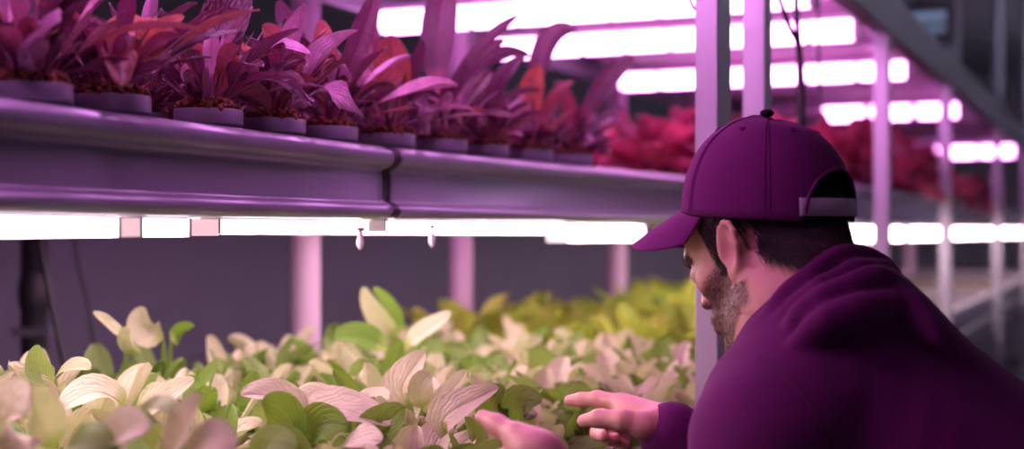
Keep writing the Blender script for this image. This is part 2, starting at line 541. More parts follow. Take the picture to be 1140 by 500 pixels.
sleeve(l1, 148, 170)
l2 = bar_world('short white lamp under the near tray, between the two pink sleeves', tl(172, .03), tl(224, .03), 'led_low', .5, .002, .03, HB, ZB)
sleeve(l2, 227, 256)
bar_world('long white lamp under the near tray, from the second pink sleeve to the joint', tl(258, .03), tl(416, .03), 'led_low', .5, .002, .03, HB - .003, ZB + .003)
bar_world('white lamp under the middle tray beyond the black joint', tl(440, .03), tl(640, .03), 'led_low', .5, .002, .03, HB - .005, ZB + .005)
bar_world('low-hung lamp with glowing blocks under the far end of the middle tray', tl(706, .17), tl(778, .15), 'led_low', .11, .012, .045, .032, TZ - .037)
for k, bk in enumerate((.13, .24, .36)):
    nm = ['second', 'third', 'rearmost'][k]
    bar_world('white lamp under the near tray, %s line behind its front lamp' % nm, tl(-100, bk), tl(418, bk), 'led_low', .3, .004, .03, .016, TZ - .0195)
    bar_world('white lamp under the middle tray, %s line behind its front lamp' % nm, tl(442, bk), tl(766, bk), 'led_low', .3, .004, .03, .016, TZ - .0195)
names = ['beside the cap strap', 'between the cap and the first far post', 'between the far magenta posts', 'past the far magenta posts', 'at the far end of the aisle']
for k, (s0, s1) in enumerate([(1.50, 2.6), (2.66, 3.9), (3.96, 5.3), (5.36, 7.2), (7.26, 9.2)]):
    a, b = R(s0, .11, 0), R(s1, .11, 0)
    bar_world('glowing lamp under the distant tray ' + names[k], a, b, 'led_low', .24, .05, .05, .040, TZ - .044)
    a, b = R(s0, .55, 0), R(s1, .55, 0)
    bar_world('inner lamp under the distant tray ' + names[k], a, b, 'led_low', .24, .05, .05, .034, TZ - .038)

# dripping nozzles below the lamps
def nozzle(label, x, y0, d, h):
    p = px(x, y0, d)
    o = thing('drip_nozzle', label, 'nozzle', p)
    prof = [(.0001, -h), (.0022, -h * .93), (.0046, -h * .7), (.0052, -h * .5), (.0042, -h * .25), (.003, 0), (.003, .006)]
    make('drop_tip', lathe(prof, p, 16), M['white'], o)
    make('collar', lathe([(.0062, .006), (.0062, .011), (.0001, .011)], p, 16), M['darksteel'], o)
nozzle('pale teardrop nozzle under the tray joint', 401, 262, 1.93, .020)
nozzle('pale teardrop nozzle beyond the tray joint, in front of the second pole', 481, 258, 2.14, .024)

# ------------------------------------------------------------------ pots with red seedlings on the upper tray
def pot_geo(c, r, h):
    prof = [(.0005, .0), (r * .70, 0), (r * .74, .003), (r * .93, h * .80), (r * .95, h * .82), (r, h * .825), (r * 1.01, h * .84), (r * 1.01, h * .99), (r * .99, h), (r * .94, h), (r * .93, h * .9)]
    return lathe(prof, c, 36)
def moss_geo(c, r, n=110):
    gs = []
    rings = 7
    v, f = [], []
    for i in range(rings):
        q = i / (rings - 1)
        for k in range(22):
            a = 2 * PI * k / 22
            v.append(c + V((r * q * math.cos(a), r * q * math.sin(a), .014 * (1 - q * q) + .002 * math.sin(5 * a + 9 * q) + rnd(-.0015, .0015))))
    for i in range(rings - 1):
        for k in range(22):
            f.append([i * 22 + k, (i + 1) * 22 + k, (i + 1) * 22 + (k + 1) % 22, i * 22 + (k + 1) % 22])
    gs.append((v, f))
    for _ in range(n):
        a, q = rnd(0, 2 * PI), math.sqrt(rnd(0, 1.02))
        s = rnd(.0022, .0048)
        gs.append(ball(c + V((r * q * math.cos(a), r * q * math.sin(a), .006 + .012 * (1 - q * q) + rnd(0, .007))), V((s, s, s * rnd(.6, 1.2))), 6, 4))
    return join(*gs)

POT_H = .110
ZP = TZ + .020
DARK_AND_LIT = [.0, .05, .2, .3, .35, .5, .55, .74, .78, .95, 1., 1.]  # highest tints put lilac lamp highlights into the leaf colour
def red_foliage(seed, tall=1., n=17, tints=DARK_AND_LIT, wide=1.):
    random.seed(seed)
    a = rosette(n + 7, (.11 * tall, .20 * tall), (.016 * wide, .036 * wide), (48, 86), (25, 110), tints, 'petiole', .012, (.2, .8), wave=.10)
    b = rosette(26, (.05, .14), (.009, .022), (35, 86), (10, 60), tints, 'petiole', .016, (.15, .6))
    c = rosette(26, (.05, .13), (.0035, .0065), (50, 88), (0, 45), [.6, .9, 1.], 'oblong', .014, (.1, .3))
    return join(a, b, c)

def red_pot(label, p, foliage_geo, r=.041, group=None, nm=190):
    base = V((p.x, p.y, ZP))
    t = thing('potted_seedling', label, 'potted plant', base, group)
    make('pot', pot_geo(base, r, POT_H), M['pot'], t)
    top = base + Z * (POT_H * .93)
    make('moss', moss_geo(top, r * .94, nm), M['moss'], t)
    v = np.asarray([tuple(q) for q in foliage_geo[0]]) + np.array(top + Z * .004)
    make('foliage', (v, foliage_geo[1], foliage_geo[2]), M['red_leaf'], t)
    return t, top

def hero(top, B, C, T, W, nrm, tint, shape='spoon', cup=.3, wave=.03):
    """a leaf given by photo positions (x, y, distance); leaf coordinates relative to the pot top"""
    o = top + Z * .004
    return leaf(px(*B) - o, px(*C) - o, px(*T) - o, nrm, W, shape, tint, cup, wave, rnd(0, 6))

CAMV = V((0, -1, 0))
front = [  # photo x, label, seed, height factor, extra leaves (base, ctrl, tip, width, normal, tint)
    (34, 'potted red seedling with a leaf shining pink, closest pot of the front row', 11, 1.0,
     [((45, 95, 1.33), (30, 40, 1.30), (66, 24, 1.24), .055, (.2, -.9, .5), 1.), ((30, 95, 1.35), (20, 60, 1.35), (42, 45, 1.3), .03, (0, -.8, .6), 1.)]),
    (125, 'potted red seedling with drooping orange-red leaves, second pot of the front row', 12, 1.05,
     [((120, 112, 1.46), (112, -12, 1.46), (172, 52, 1.44), .036, (.3, -.7, .7), .78), ((128, 112, 1.45), (190, -40, 1.45), (163, 84, 1.42), .032, (.4, -.6, .7), .75),
      ((110, 112, 1.44), (90, 20, 1.42), (96, 70, 1.40), .02, (-.3, -.8, .5), .5), ((132, 112, 1.48), (150, 50, 1.46), (205, 18, 1.45), .03, (.1, -.8, .6), .78)]),
    (232, 'third pot of the front row, seedling with orange leaf tops and pink curled leaves', 13, 1.0,
     [((222, 128, 1.63), (205, 70, 1.62), (228, 52, 1.60), .034, (.0, -1, .2), .76), ((240, 128, 1.62), (240, 70, 1.60), (264, 36, 1.58), .024, (-.5, -.7, .6), 1.),
      ((250, 128, 1.64), (262, 80, 1.62), (256, 56, 1.60), .03, (0, -1, .2), .78), ((228, 128, 1.66), (230, 30, 1.68), (275, -20, 1.7), .06, (.3, -.9, .2), .0)]),
    (305, 'potted seedling with arching pink-striped leaves, fourth pot of the front row', 14, 1.05,
     [((300, 135, 1.75), (265, 20, 1.72), (345, 60, 1.68), .030, (.1, -.6, .8), 1.), ((308, 135, 1.74), (290, 55, 1.70), (338, 95, 1.66), .026, (.1, -.6, .8), .95),
      ((312, 135, 1.76), (330, 60, 1.74), (292, 28, 1.72), .04, (0, -.9, .4), .8)]),
    (366, 'potted seedling with tall cupped red leaf above bare stems, fifth pot of the front row', 15, 1.1,
     [((362, 138, 1.88), (368, 70, 1.87), (358, 22, 1.86), .036, (-.2, -1, .1), .8), ((370, 138, 1.87), (395, 60, 1.86), (420, -10, 1.86), .034, (.2, -.9, .3), .35),
      ((360, 138, 1.90), (335, 60, 1.90), (310, 0, 1.9), .035, (-.3, -.8, .4), .2), ((366, 138, 1.86), (350, 70, 1.84), (335, 40, 1.82), .02, (0, -.7, .7), .1)]),
    (432, 'potted seedling with broad cupped brown-red leaf, sixth pot at the tray joint', 16, .95,
     [((430, 143, 2.06), (440, 85, 2.05), (436, 38, 2.02), .060, (-.1, -1, .05), .75), ((436, 143, 2.07), (460, 90, 2.05), (470, 44, 2.04), .022, (.3, -.9, .2), .2),
      ((428, 143, 2.08), (400, 80, 2.1), (410, 10, 2.12), .052, (-.1, -1, .1), .5), ((440, 143, 2.06), (470, 110, 2.05), (482, 92, 2.04), .028, (.2, -.7, .7), .2)]),
    (492, 'potted seedling with long pointed leaves reaching over the lamps, seventh pot of the front row', 17, .9,
     [((488, 150, 2.2), (500, 70, 2.18), (578, 18, 2.15), .036, (-.1, -.7, .7), .2), ((484, 150, 2.18), (490, 88, 2.15), (562, 46, 2.12), .038, (-.2, -.8, .6), .35),
      ((492, 150, 2.24), (478, 40, 2.26), (500, -25, 2.28), .058, (0, -1, .1), .15), ((498, 150, 2.23), (520, 40, 2.26), (590, 62, 2.26), .030, (.2, -.8, .5), .25)]),
    (543, 'slim pot with seedling leaning away, eighth pot of the front row', 18, .72,
     [((545, 156, 2.31), (540, 90, 2.30), (585, 62, 2.28), .036, (-.1, -.8, .6), .3), ((540, 156, 2.30), (545, 110, 2.28), (520, 84, 2.26), .032, (0, -.8, .6), .3)]),
    (590, 'ninth pot of the front row, seedling with a purple leaf bent before the lamps', 19, .66,
     [((592, 160, 2.46), (592, 20, 2.46), (642, 34, 2.45), .046, (-.2, -.9, .4), .12), ((588, 160, 2.45), (584, 110, 2.43), (600, 72, 2.42), .045, (0, -1, .2), .75),
      ((594, 160, 2.44), (610, 100, 2.42), (640, 92, 2.40), .03, (.1, -.7, .7), .6)]),
    (636, 'last pot of the front row, seedling with a long purple leaf pointing to the post', 20, .6,
     [((636, 163, 2.62), (660, 95, 2.61), (706, 64, 2.60), .044, (-.3, -.9, .3), .08), ((638, 163, 2.61), (660, 128, 2.6), (694, 121, 2.6), .026, (0, -.6, .8), .1),
      ((632, 163, 2.62), (640, 110, 2.60), (618, 90, 2.60), .03, (0, -1, .2), .6)]),
]
for x, lab, sd, tall, heroes in front:
    xs = x
    for _ in range(12):                      # the spot on the tray that stands at column x of the photo
        n = nA if xs <= 430 else nB
        p = tfront(xs) - n * .064
        xs += (x - (570 + F * p.x / p.y)) * .7
    p = V((p.x, p.y, 0))
    geo = red_foliage(sd, tall, 13)
    top = V((p.x, p.y, ZP)) + Z * (POT_H * .93)
    hs = []
    for B, C, T, W, nr, ti in heroes:
        # carry the leaf to where this pot stands, keeping its place in the picture
        k = (p.y - .0) / B[2]
        q = lambda a: (a[0], a[1], a[2] * k)
        lf = hero(top, q(B), q(C), q(T), W, V(nr), ti, 'spoon')
        # root the leaf in the moss
        v = [V(a) for a in lf[0]]
        off = V((0, 0, 0.002)) - V(v[NA // 2])
        for i in range(NT):
            t = 1 - (1 - i / (NT - 1)) ** 1.7
            for c in range(NA): v[i * NA + c] = v[i * NA + c] + off * (1 - t) ** 1.5
        hs.append((v, lf[1], lf[2]))
    red_pot(lab, p, join(geo, *hs), .041 if x != 543 else .036)

# rows behind the front pots: one of each kind, then copies
random.seed(3)
kinds = []
for k in range(4):
    red = red_foliage(40 + k, 1.08, 19)
    t, _ = red_pot('dark red potted seedling in the rows behind the front pots', PA0 + (PA1 - PA0) * (.22 + .2 * k) - nA * .175, red, .041, 'seedlings behind the front pots', 50)
    kinds.append(t)
spots = []
for k in range(7): spots.append(PA0 + (PA1 - PA0) * (.14 + .125 * k) - nA * .295)
for k in range(6): spots.append(PA0 + (PA1 - PA0) * (.10 + .155 * k) - nA * .405)
for k in range(6): spots.append(PB0 + (PB1 - PB0) * (.06 + .115 * k) - nB * .185)
for k in range(5): spots.append(PB0 + (PB1 - PB0) * (.10 + .12 * k) - nB * .30)
for i, p in enumerate(spots):
    c = copy_tree(kinds[i % 4])
    c.location = V((p.x, p.y, ZP)); c.rotation_euler = (0, 0, rnd(0, 6.28))
    sc = rnd(.85, 1.05) if i < 13 else rnd(.62, .78)
    for ch in c.children:
        if ch.name.startswith('foliage'):
            ch.scale = (sc, sc, sc)
            ch.location = Z * (POT_H * .93 * (1 - sc))

# bushy red lettuces on the distant tray
random.seed(5)
def bushy(seed):
    random.seed(seed)
    a = rosette(26, (.13, .21), (.055, .09), (15, 82), (20, 70), [0, 0, .1, .5, .8, 1.], 'spoon', .01, (.2, .7), wave=.14)
    return a
bk = []
for k in range(3):
    p = R(1.56 + .21 * k, .30 + .0 * k, 0)
    base = V((p.x, p.y, ZP))
    t = thing('potted_lettuce', 'bushy bright red lettuce on the distant tray behind the posts', 'potted plant', base, 'red lettuces on the distant tray')
    make('pot', pot_geo(base, .045, .07), M['bed'], t)
    g = bushy(60 + k)
    make('foliage', (np.asarray([tuple(q) for q in g[0]]) + np.array(base + Z * .066), g[1], g[2]), M['bushy_leaf'], t)
    bk.append(t)
for i in range(54):
    r_, c_ = divmod(i, 18)
    s, w = 1.50 + c_ * .24 + rnd(-.03, .03), (.20, .47, .72)[r_] + rnd(-.02, .02)
    if r_ == 0 and s < 2.1: w = .52; s -= .1
    c = copy_tree(bk[i % 3]); p = R(s, w, 0)
    c.location = V((p.x, p.y, ZP)); c.rotation_euler = (0, 0, rnd(0, 6.28))
    k = rnd(1.05, 1.3); c.scale = (k, k, k * rnd(.98, 1.16) * (1.25 if 2.0 < s < 3.2 else .9 if s > 3.2 else 1))

# ------------------------------------------------------------------ lower beds
def bed(label, s0, s1, zr=1.094, mk='bed'):
    r = thing('grow_bed', label, 'planter', R((s0 + s1) / 2, .5, 1.007))
    t = .012
    w0, w1, z0 = .058, .935, 1.007
    geo = join(box((s0, w0, z0), (s1, w1, z0 + t)), box((s0, w0, z0), (s1, w0 + t, zr)), box((s0, w1 - t, z0), (s1, w1, zr)), box((s0, w0, z0), (s0 + t, w1, zr)), box((s1 - t, w0, z0), (s1, w1, zr)))
    make('tub', geo, M[mk], r, False)
    bevel(make('rim', join(box((s0 - .008, w0 - .012, zr - .012), (s1 + .008, w0 + t, zr + .004)), box((s0 - .008, w1 - t, zr - .012), (s1 + .008, w1 + .012, zr + .004))), M[mk], r, False), .003)
    make('substrate', box((s0 + t, w0 + t, z0 + t), (s1 - t, w1 - t, 1.064)), M['soil'], r, False)
    return r
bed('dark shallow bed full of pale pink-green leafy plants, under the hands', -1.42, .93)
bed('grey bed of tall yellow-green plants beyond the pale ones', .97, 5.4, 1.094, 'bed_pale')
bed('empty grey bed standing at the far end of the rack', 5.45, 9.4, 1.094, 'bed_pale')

random.seed(21)
ZS = 1.063
LIT_PALE = [1., 1., 1., .92, .85, .12, .05, 0., 0., .2]  # high tints are leaf tops bleached by lamp light, painted in
GRN = [0., .05, .1, .2, .55, 1.]
kin = []
for k in range(8):
    random.seed(100 + k)
    g = join(rosette(17, (.135, .19), (.032, .050), (34, 86), (15, 85), LIT_PALE if k % 4 else GRN, 'stalk', .006, (.15, .9), wave=.09),
             rosette(12, (.07, .14), (.012, .024), (30, 85), (10, 70), [0., .05, .1, .2, .5], 'stalk', .012, (.2, .8), wave=.08),
             rosette(8, (.08, .13), (.004, .006), (50, 88), (0, 50), [.05, .3], 'oblong', .010, (.1, .3)))
    kin.append(g)
def lower_plant(name, label, g, p, group=None, m='lit_pale_leaf', cat='plant'):
    o = make(name, g, M[m], None, True, (0, 0, 0))
    o.location = p
    tag(o, label, cat, group)
    return o
protos = []
sp = []
st = .098
ns = int((.90 + 1.38) / st)
random.seed(22)
HL_ = px(575, 490, 1.46); HR_ = px(680, 465, 1.75)
for i in range(ns):
    for j in range(10):
        s = -1.36 + i * st + rnd(-.022, .022); w = .10 + j * .093 + (.045 if i % 2 else 0) + rnd(-.02, .02)
        if w > .925: continue
        p = R(s, w, ZS)
        # leave out what lies outside the frame on the near side
        xx = 570 + F * p.x / p.y
        if p.y < .95 or xx < -190 or xx > 1150: continue
        if (V((p.x, p.y, 0)) - V((HL_.x, HL_.y, 0))).length < .085: continue
        if (V((p.x, p.y, 0)) - V((.09, 1.80, 0))).length < .085: continue
        if s > -.70 and s < -.15 and w < .17: continue
        sp.append((s, w, p))
lab_l = {0: 'pale pink-and-green leafy plant in the front rows of the lower bed, before the hands',
         1: 'pale pink-and-green leafy plant in the middle rows of the lower bed',
         2: 'pale pink-and-green leafy plant in the rear rows of the lower bed by the poles'}
grp_l = {0: 'leafy plants in the front rows of the lower bed', 1: 'leafy plants in the middle rows of the lower bed', 2: 'leafy plants in the rear rows of the lower bed'}
for i, (s, w, p) in enumerate(sp):
    k = random.randrange(8)
    z = 0 if w < .34 else (1 if w < .68 else 2)
    if len(protos) < 8:
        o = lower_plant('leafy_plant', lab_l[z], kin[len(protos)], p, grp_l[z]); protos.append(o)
    else:
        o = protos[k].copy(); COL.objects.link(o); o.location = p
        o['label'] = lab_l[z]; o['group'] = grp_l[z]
    o.rotation_euler = (rnd(-.1, .1), rnd(-.1, .1), rnd(0, 6.28))
    q = rnd(.80, 1.05)
    o.scale = (q, q, q * rnd(.9, 1.1) * (1.16 if w > .6 else 1))

# plants of the lower bed that can be told apart, leaf by leaf
def hero_plant(label, leaves, root, m='lit_pale_leaf'):
    rx, ry, rd = root
    b = px(rx, ry, rd); b.z = ZS
    gs = []
    for (B, C, T, W, nr, ti) in leaves:
        gs.append(leaf(px(*B) - b, px(*C) - b, px(*T) - b, V(nr), W, 'oblong', ti, .28, .03, rnd(0, 6)))
        # stalk from the root to the leaf
        gs.append(leaf(V((rnd(-.006, .006), rnd(-.006, .006), 0)), (px(*B) - b) * .5 + V((0, 0, .01)), px(*B) - b, V(nr), .012, 'oblong', .1, .2, 0))
    gs.append(rosette(6, (.05, .08), (.025, .04), (15, 60), (10, 60), GRN, 'spoon', .006, (.2, .6)))
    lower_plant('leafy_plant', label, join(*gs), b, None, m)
hero_plant('plant with one tall leaf, half cream and half green, before the dark wall', [((440, 372, 2.45), (420, 360, 2.43), (405, 319, 2.42), .044, (-.5, -.8, .3), .85), ((442, 374, 2.46), (445, 350, 2.46), (415, 320, 2.45), .034, (.7, -.7, .1), .0),
            ((450, 385, 2.4), (470, 370, 2.4), (503, 348, 2.38), .04, (-.3, -.7, .6), .95), ((432, 390, 2.38), (400, 365, 2.38), (372, 378, 2.34), .05, (.1, -.8, .6), .0)], (440, 400, 2.45))
hero_plant('plant with a large upright pink leaf and a crinkled one beside it, in sharp focus', [((458, 448, 1.86), (430, 440, 1.85), (473, 392, 1.86), .055, (-.35, -.85, .4), 1.), ((470, 455, 1.84), (462, 425, 1.82), (480, 416, 1.83), .034, (.2, -.9, .3), .9),
            ((470, 460, 1.85), (500, 440, 1.84), (520, 412, 1.83), .03, (.2, -.6, .8), .8)], (465, 470, 1.86))
hero_plant('plant with a big folded pink leaf arching over a green one', [((332, 478, 1.62), (350, 432, 1.62), (434, 474, 1.58), .062, (.05, -.55, .85), 1.), ((345, 500, 1.60), (340, 462, 1.56), (386, 474, 1.54), .05, (-.2, -.9, .4), .0),
            ((400, 500, 1.6), (420, 480, 1.58), (450, 452, 1.58), .05, (-.3, -.9, .3), .02), ((375, 500, 1.56), (390, 485, 1.52), (425, 492, 1.50), .045, (0, -.6, .8), .95)], (385, 505, 1.62))
hero_plant('plant with one small bright green pointed leaf standing up', [((398, 452, 1.80), (390, 430, 1.78), (371, 412, 1.78), .022, (.3, -.9, .3), .05), ((385, 455, 1.82), (345, 430, 1.82), (330, 452, 1.8), .045, (0, -.5, .85), .95),
            ((392, 455, 1.82), (420, 430, 1.84), (430, 446, 1.8), .03, (0, -.5, .85), .9)], (392, 462, 1.82))
hero_plant('plant with a broad green leaf curving up beside a long pale one', [((325, 505, 1.56), (330, 455, 1.56), (292, 446, 1.55), .048, (-.3, -.85, .45), .0), ((345, 470, 1.62), (310, 428, 1.62), (268, 440, 1.6), .048, (0, -.5, .85), 1.)], (320, 500, 1.6))
hero_plant('plant with a broad pale cupped leaf raised above the far rows', [((182, 376, 2.2), (150, 372, 2.18), (160, 342, 2.17), .050, (-.1, -.95, .3), .9), ((190, 380, 2.2), (205, 368, 2.2), (212, 366, 2.16), .035, (.3, -.8, .5), 0.)], (185, 395, 2.22))
hero_plant('plant with a narrow pale leaf tilted up toward the cables', [((140, 376, 2.1), (122, 362, 2.08), (104, 348, 2.06), .026, (.3, -.6, .7), .6), ((150, 395, 2.1), (140, 375, 2.06), (146, 368, 2.04), .036, (0, -.9, .3), .8)], (145, 392, 2.1))
hero_plant('plant with a rounded green leaf standing at the dark cable', [((58, 428, 1.76), (38, 415, 1.76), (43, 384, 1.74), .034, (.1, -.95, .3), .25), ((62, 420, 1.76), (80, 400, 1.74), (100, 412, 1.72), .03, (0, -.6, .8), .7)], (60, 428, 1.78))
hero_plant('plant with a long ribbed pink leaf slanting up among the front rows', [((148, 462, 1.68), (180, 446, 1.66), (216, 422, 1.65), .036, (-.35, -.75, .55), 1.), ((140, 455, 1.66), (110, 415, 1.64), (66, 458, 1.6), .05, (0, -.6, .8), 1.)], (150, 465, 1.68))
hero_plant('plant with soft out-of-focus pink leaf tips at the bottom edge', [((20, 510, 1.28), (-10, 450, 1.26), (30, 462, 1.22), .075, (0, -.8, .6), 1.), ((70, 520, 1.25), (70, 470, 1.22), (130, 512, 1.2), .05, (.1, -.6, .8), .1),
            ((60, 500, 1.3), (45, 450, 1.28), (30, 442, 1.25), .04, (.4, -.8, .4), 1.), ((130, 520, 1.26), (115, 470, 1.24), (165, 480, 1.2), .05, (0, -.8, .6), 1.)], (70, 520, 1.3))
hero_plant('plant with crossed pink tips and yellow-green leaves at the bottom edge', [((180, 520, 1.28), (205, 470, 1.25), (225, 440, 1.23), .036, (-.3, -.8, .5), 1.), ((170, 500, 1.3), (150, 430, 1.3), (200, 462, 1.26), .034, (.2, -.6, .8), .3),
            ((205, 530, 1.25), (220, 480, 1.22), (262, 500, 1.2), .05, (0, -.7, .7), 1.), ((290, 520, 1.4), (290, 480, 1.38), (330, 500, 1.36), .04, (0, -.8, .6), .1)], (190, 525, 1.3))
hero_plant('plant with a pale ribbed leaf right beside the thumb', [((500, 480, 1.62), (470, 465, 1.60), (555, 432, 1.60), .046, (-.2, -.75, .6), 1.), ((560, 475, 1.62), (535, 448, 1.62), (562, 432, 1.6), .04, (-.2, -.9, .3), .0),
            ((585, 485, 1.62), (560, 440, 1.62), (603, 446, 1.60), .046, (.1, -.85, .5), .05)], (540, 480, 1.64))

# tall yellow-green plants beyond
ky = []
for k in range(4):
    random.seed(300 + k)
    ky.append(rosette(24, (.16, .24), (.045, .07), (25, 86), (10, 60), [0, .3, .6, .9, 1.], 'spoon', .01, (.2, .6), wave=.08))
random.seed(33)
yp = []
for i in range(22):
    for j in range(6):
        s = 1.06 + i * .15 + rnd(-.03, .03); w = .13 + j * .155 + rnd(-.03, .03)
        if w < (s - 1.0) * .38: continue
        p = R(s, w, ZS)
        if len(yp) < 4: o = lower_plant('leafy_plant', 'tall yellow-green leafy plant in the bed beyond the pale plants', ky[len(yp)], p, 'yellow-green plants', 'yellow_leaf'); yp.append(o)
        else:
            o = yp[random.randrange(4)].copy(); COL.objects.link(o); o.location = p
        o.rotation_euler = (0, 0, rnd(0, 6.28)); q = rnd(.8, 1.12); o.scale = (q, q, q * rnd(.9, 1.15))

# ------------------------------------------------------------------ cables, pipe, ceiling lamps, added fill lamps
def cable(label, pts, r):
    p = catmull([px(*q) for q in pts], 6)
    o = make('hanging_cable', tube(p, r, 8), M['cable'], None, True, p[-1])
    tag(o, label, 'cable')
cable('thin dark cable hanging down the wall, thicker of two behind the plants', [(44, 262, 2.6), (50, 300, 2.6), (60, 350, 2.6), (74, 420, 2.6)], .0055)
cable('thin dark cable hanging by the wall, farther from the dark pipe', [(82, 262, 2.9), (88, 300, 2.9), (98, 340, 2.9), (106, 400, 2.9)], .004)
cable('black cable looping from the top shelf to the front post', [(764, -20, 2.3), (770, 5, 2.25), (779, 14, 2.2), (784, 20, 2.17)], .0035)
cable('black cable sagging past the second post under the lamps', [(853, -30, 2.5), (868, 0, 2.45), (878, 28, 2.45), (889, 52, 2.45), (893, 95, 2.45), (894, 150, 2.45)], .0045)
cable('thick black cable bundle hanging straight down beside the second post', [(886, -30, 2.62), (887, 20, 2.62), (890, 70, 2.62), (890, 160, 2.62)], .006)
cable('thin cable hanging between the lamp rows', [(912, -30, 3.0), (911, 40, 3.0), (913, 110, 3.0)], .003)
pipe = thing('water_pipe', 'dark blurred water pipe standing against the wall by the first pole', 'pipe', V((px(38, 0, 3.0).x, 3.0, 0)))
q = px(38, 0, 3.0)
make('tube', tube([V((q.x, q.y, 0)), V((q.x, q.y, 1.0)), V((q.x, q.y, 1.9))], .028, 14), M['cable'], pipe)
make('valve', ball(V((q.x, q.y, 1.27)), V((.034, .034, .07)), 14, 10), M['cable'], pipe)
make('bracket', box((q.x - .04, q.y - .03, 1.18), (q.x + .04, q.y + .03, 1.2), W3), M['darksteel'], pipe, False)

def ceiling_or_fill_lamp(label, c, sx, sy, mk='led_cool'):
    r = thing('ceiling_or_fill_lamp', label, 'light', c)
    fn = lambda x, y, z: c + U * x + N * y + Z * z
    bevel(make('housing', box((-sx, -sy, .012), (sx, sy, .06), fn), M['darksteel'], r, False), .004)
    make('diffuser', box((-sx * .94, -sy * .9, 0), (sx * .94, sy * .9, .02), fn), M[mk], r, False)
    if mk != 'led_cool':
        make('added_uplight', box((-sx * .9, -sy * .8, .05), (sx * .9, sy * .8, .072), fn), M['fill_up_far' if c.y > 5.5 else 'fill_up'], r, False)  # upper glowing face, added to throw fill onto the ceiling
    for x in (-sx * .7, sx * .7):
        make('rod', tube([c + U * x + Z * .06, V((c.x, c.y, HC)) + U * x], .006, 8), M['darksteel'], r)
ceiling_or_fill_lamp('bluish ceiling lamp in the dark upper corner beyond the beam', px(1026, 20, 6.9), .085, .14)
ceiling_or_fill_lamp('dim bluish ceiling lamp behind the first bluish one', px(1048, 32, 8.0), .06, .09)
for s_, nm_ in ((-2.6, 'behind the viewer'), (2.2, 'beyond the leaning man'), (4.6, 'halfway down the aisle'), (7.2, 'toward the aisle end'), (10.5, 'before the end wall')):
    ceiling_or_fill_lamp('long lavender fill lamp added over the aisle ' + nm_, R(s_, -1.25, 2.75), .62, .12, 'fill_aisle')  # out-of-view lamps added for ambient fill

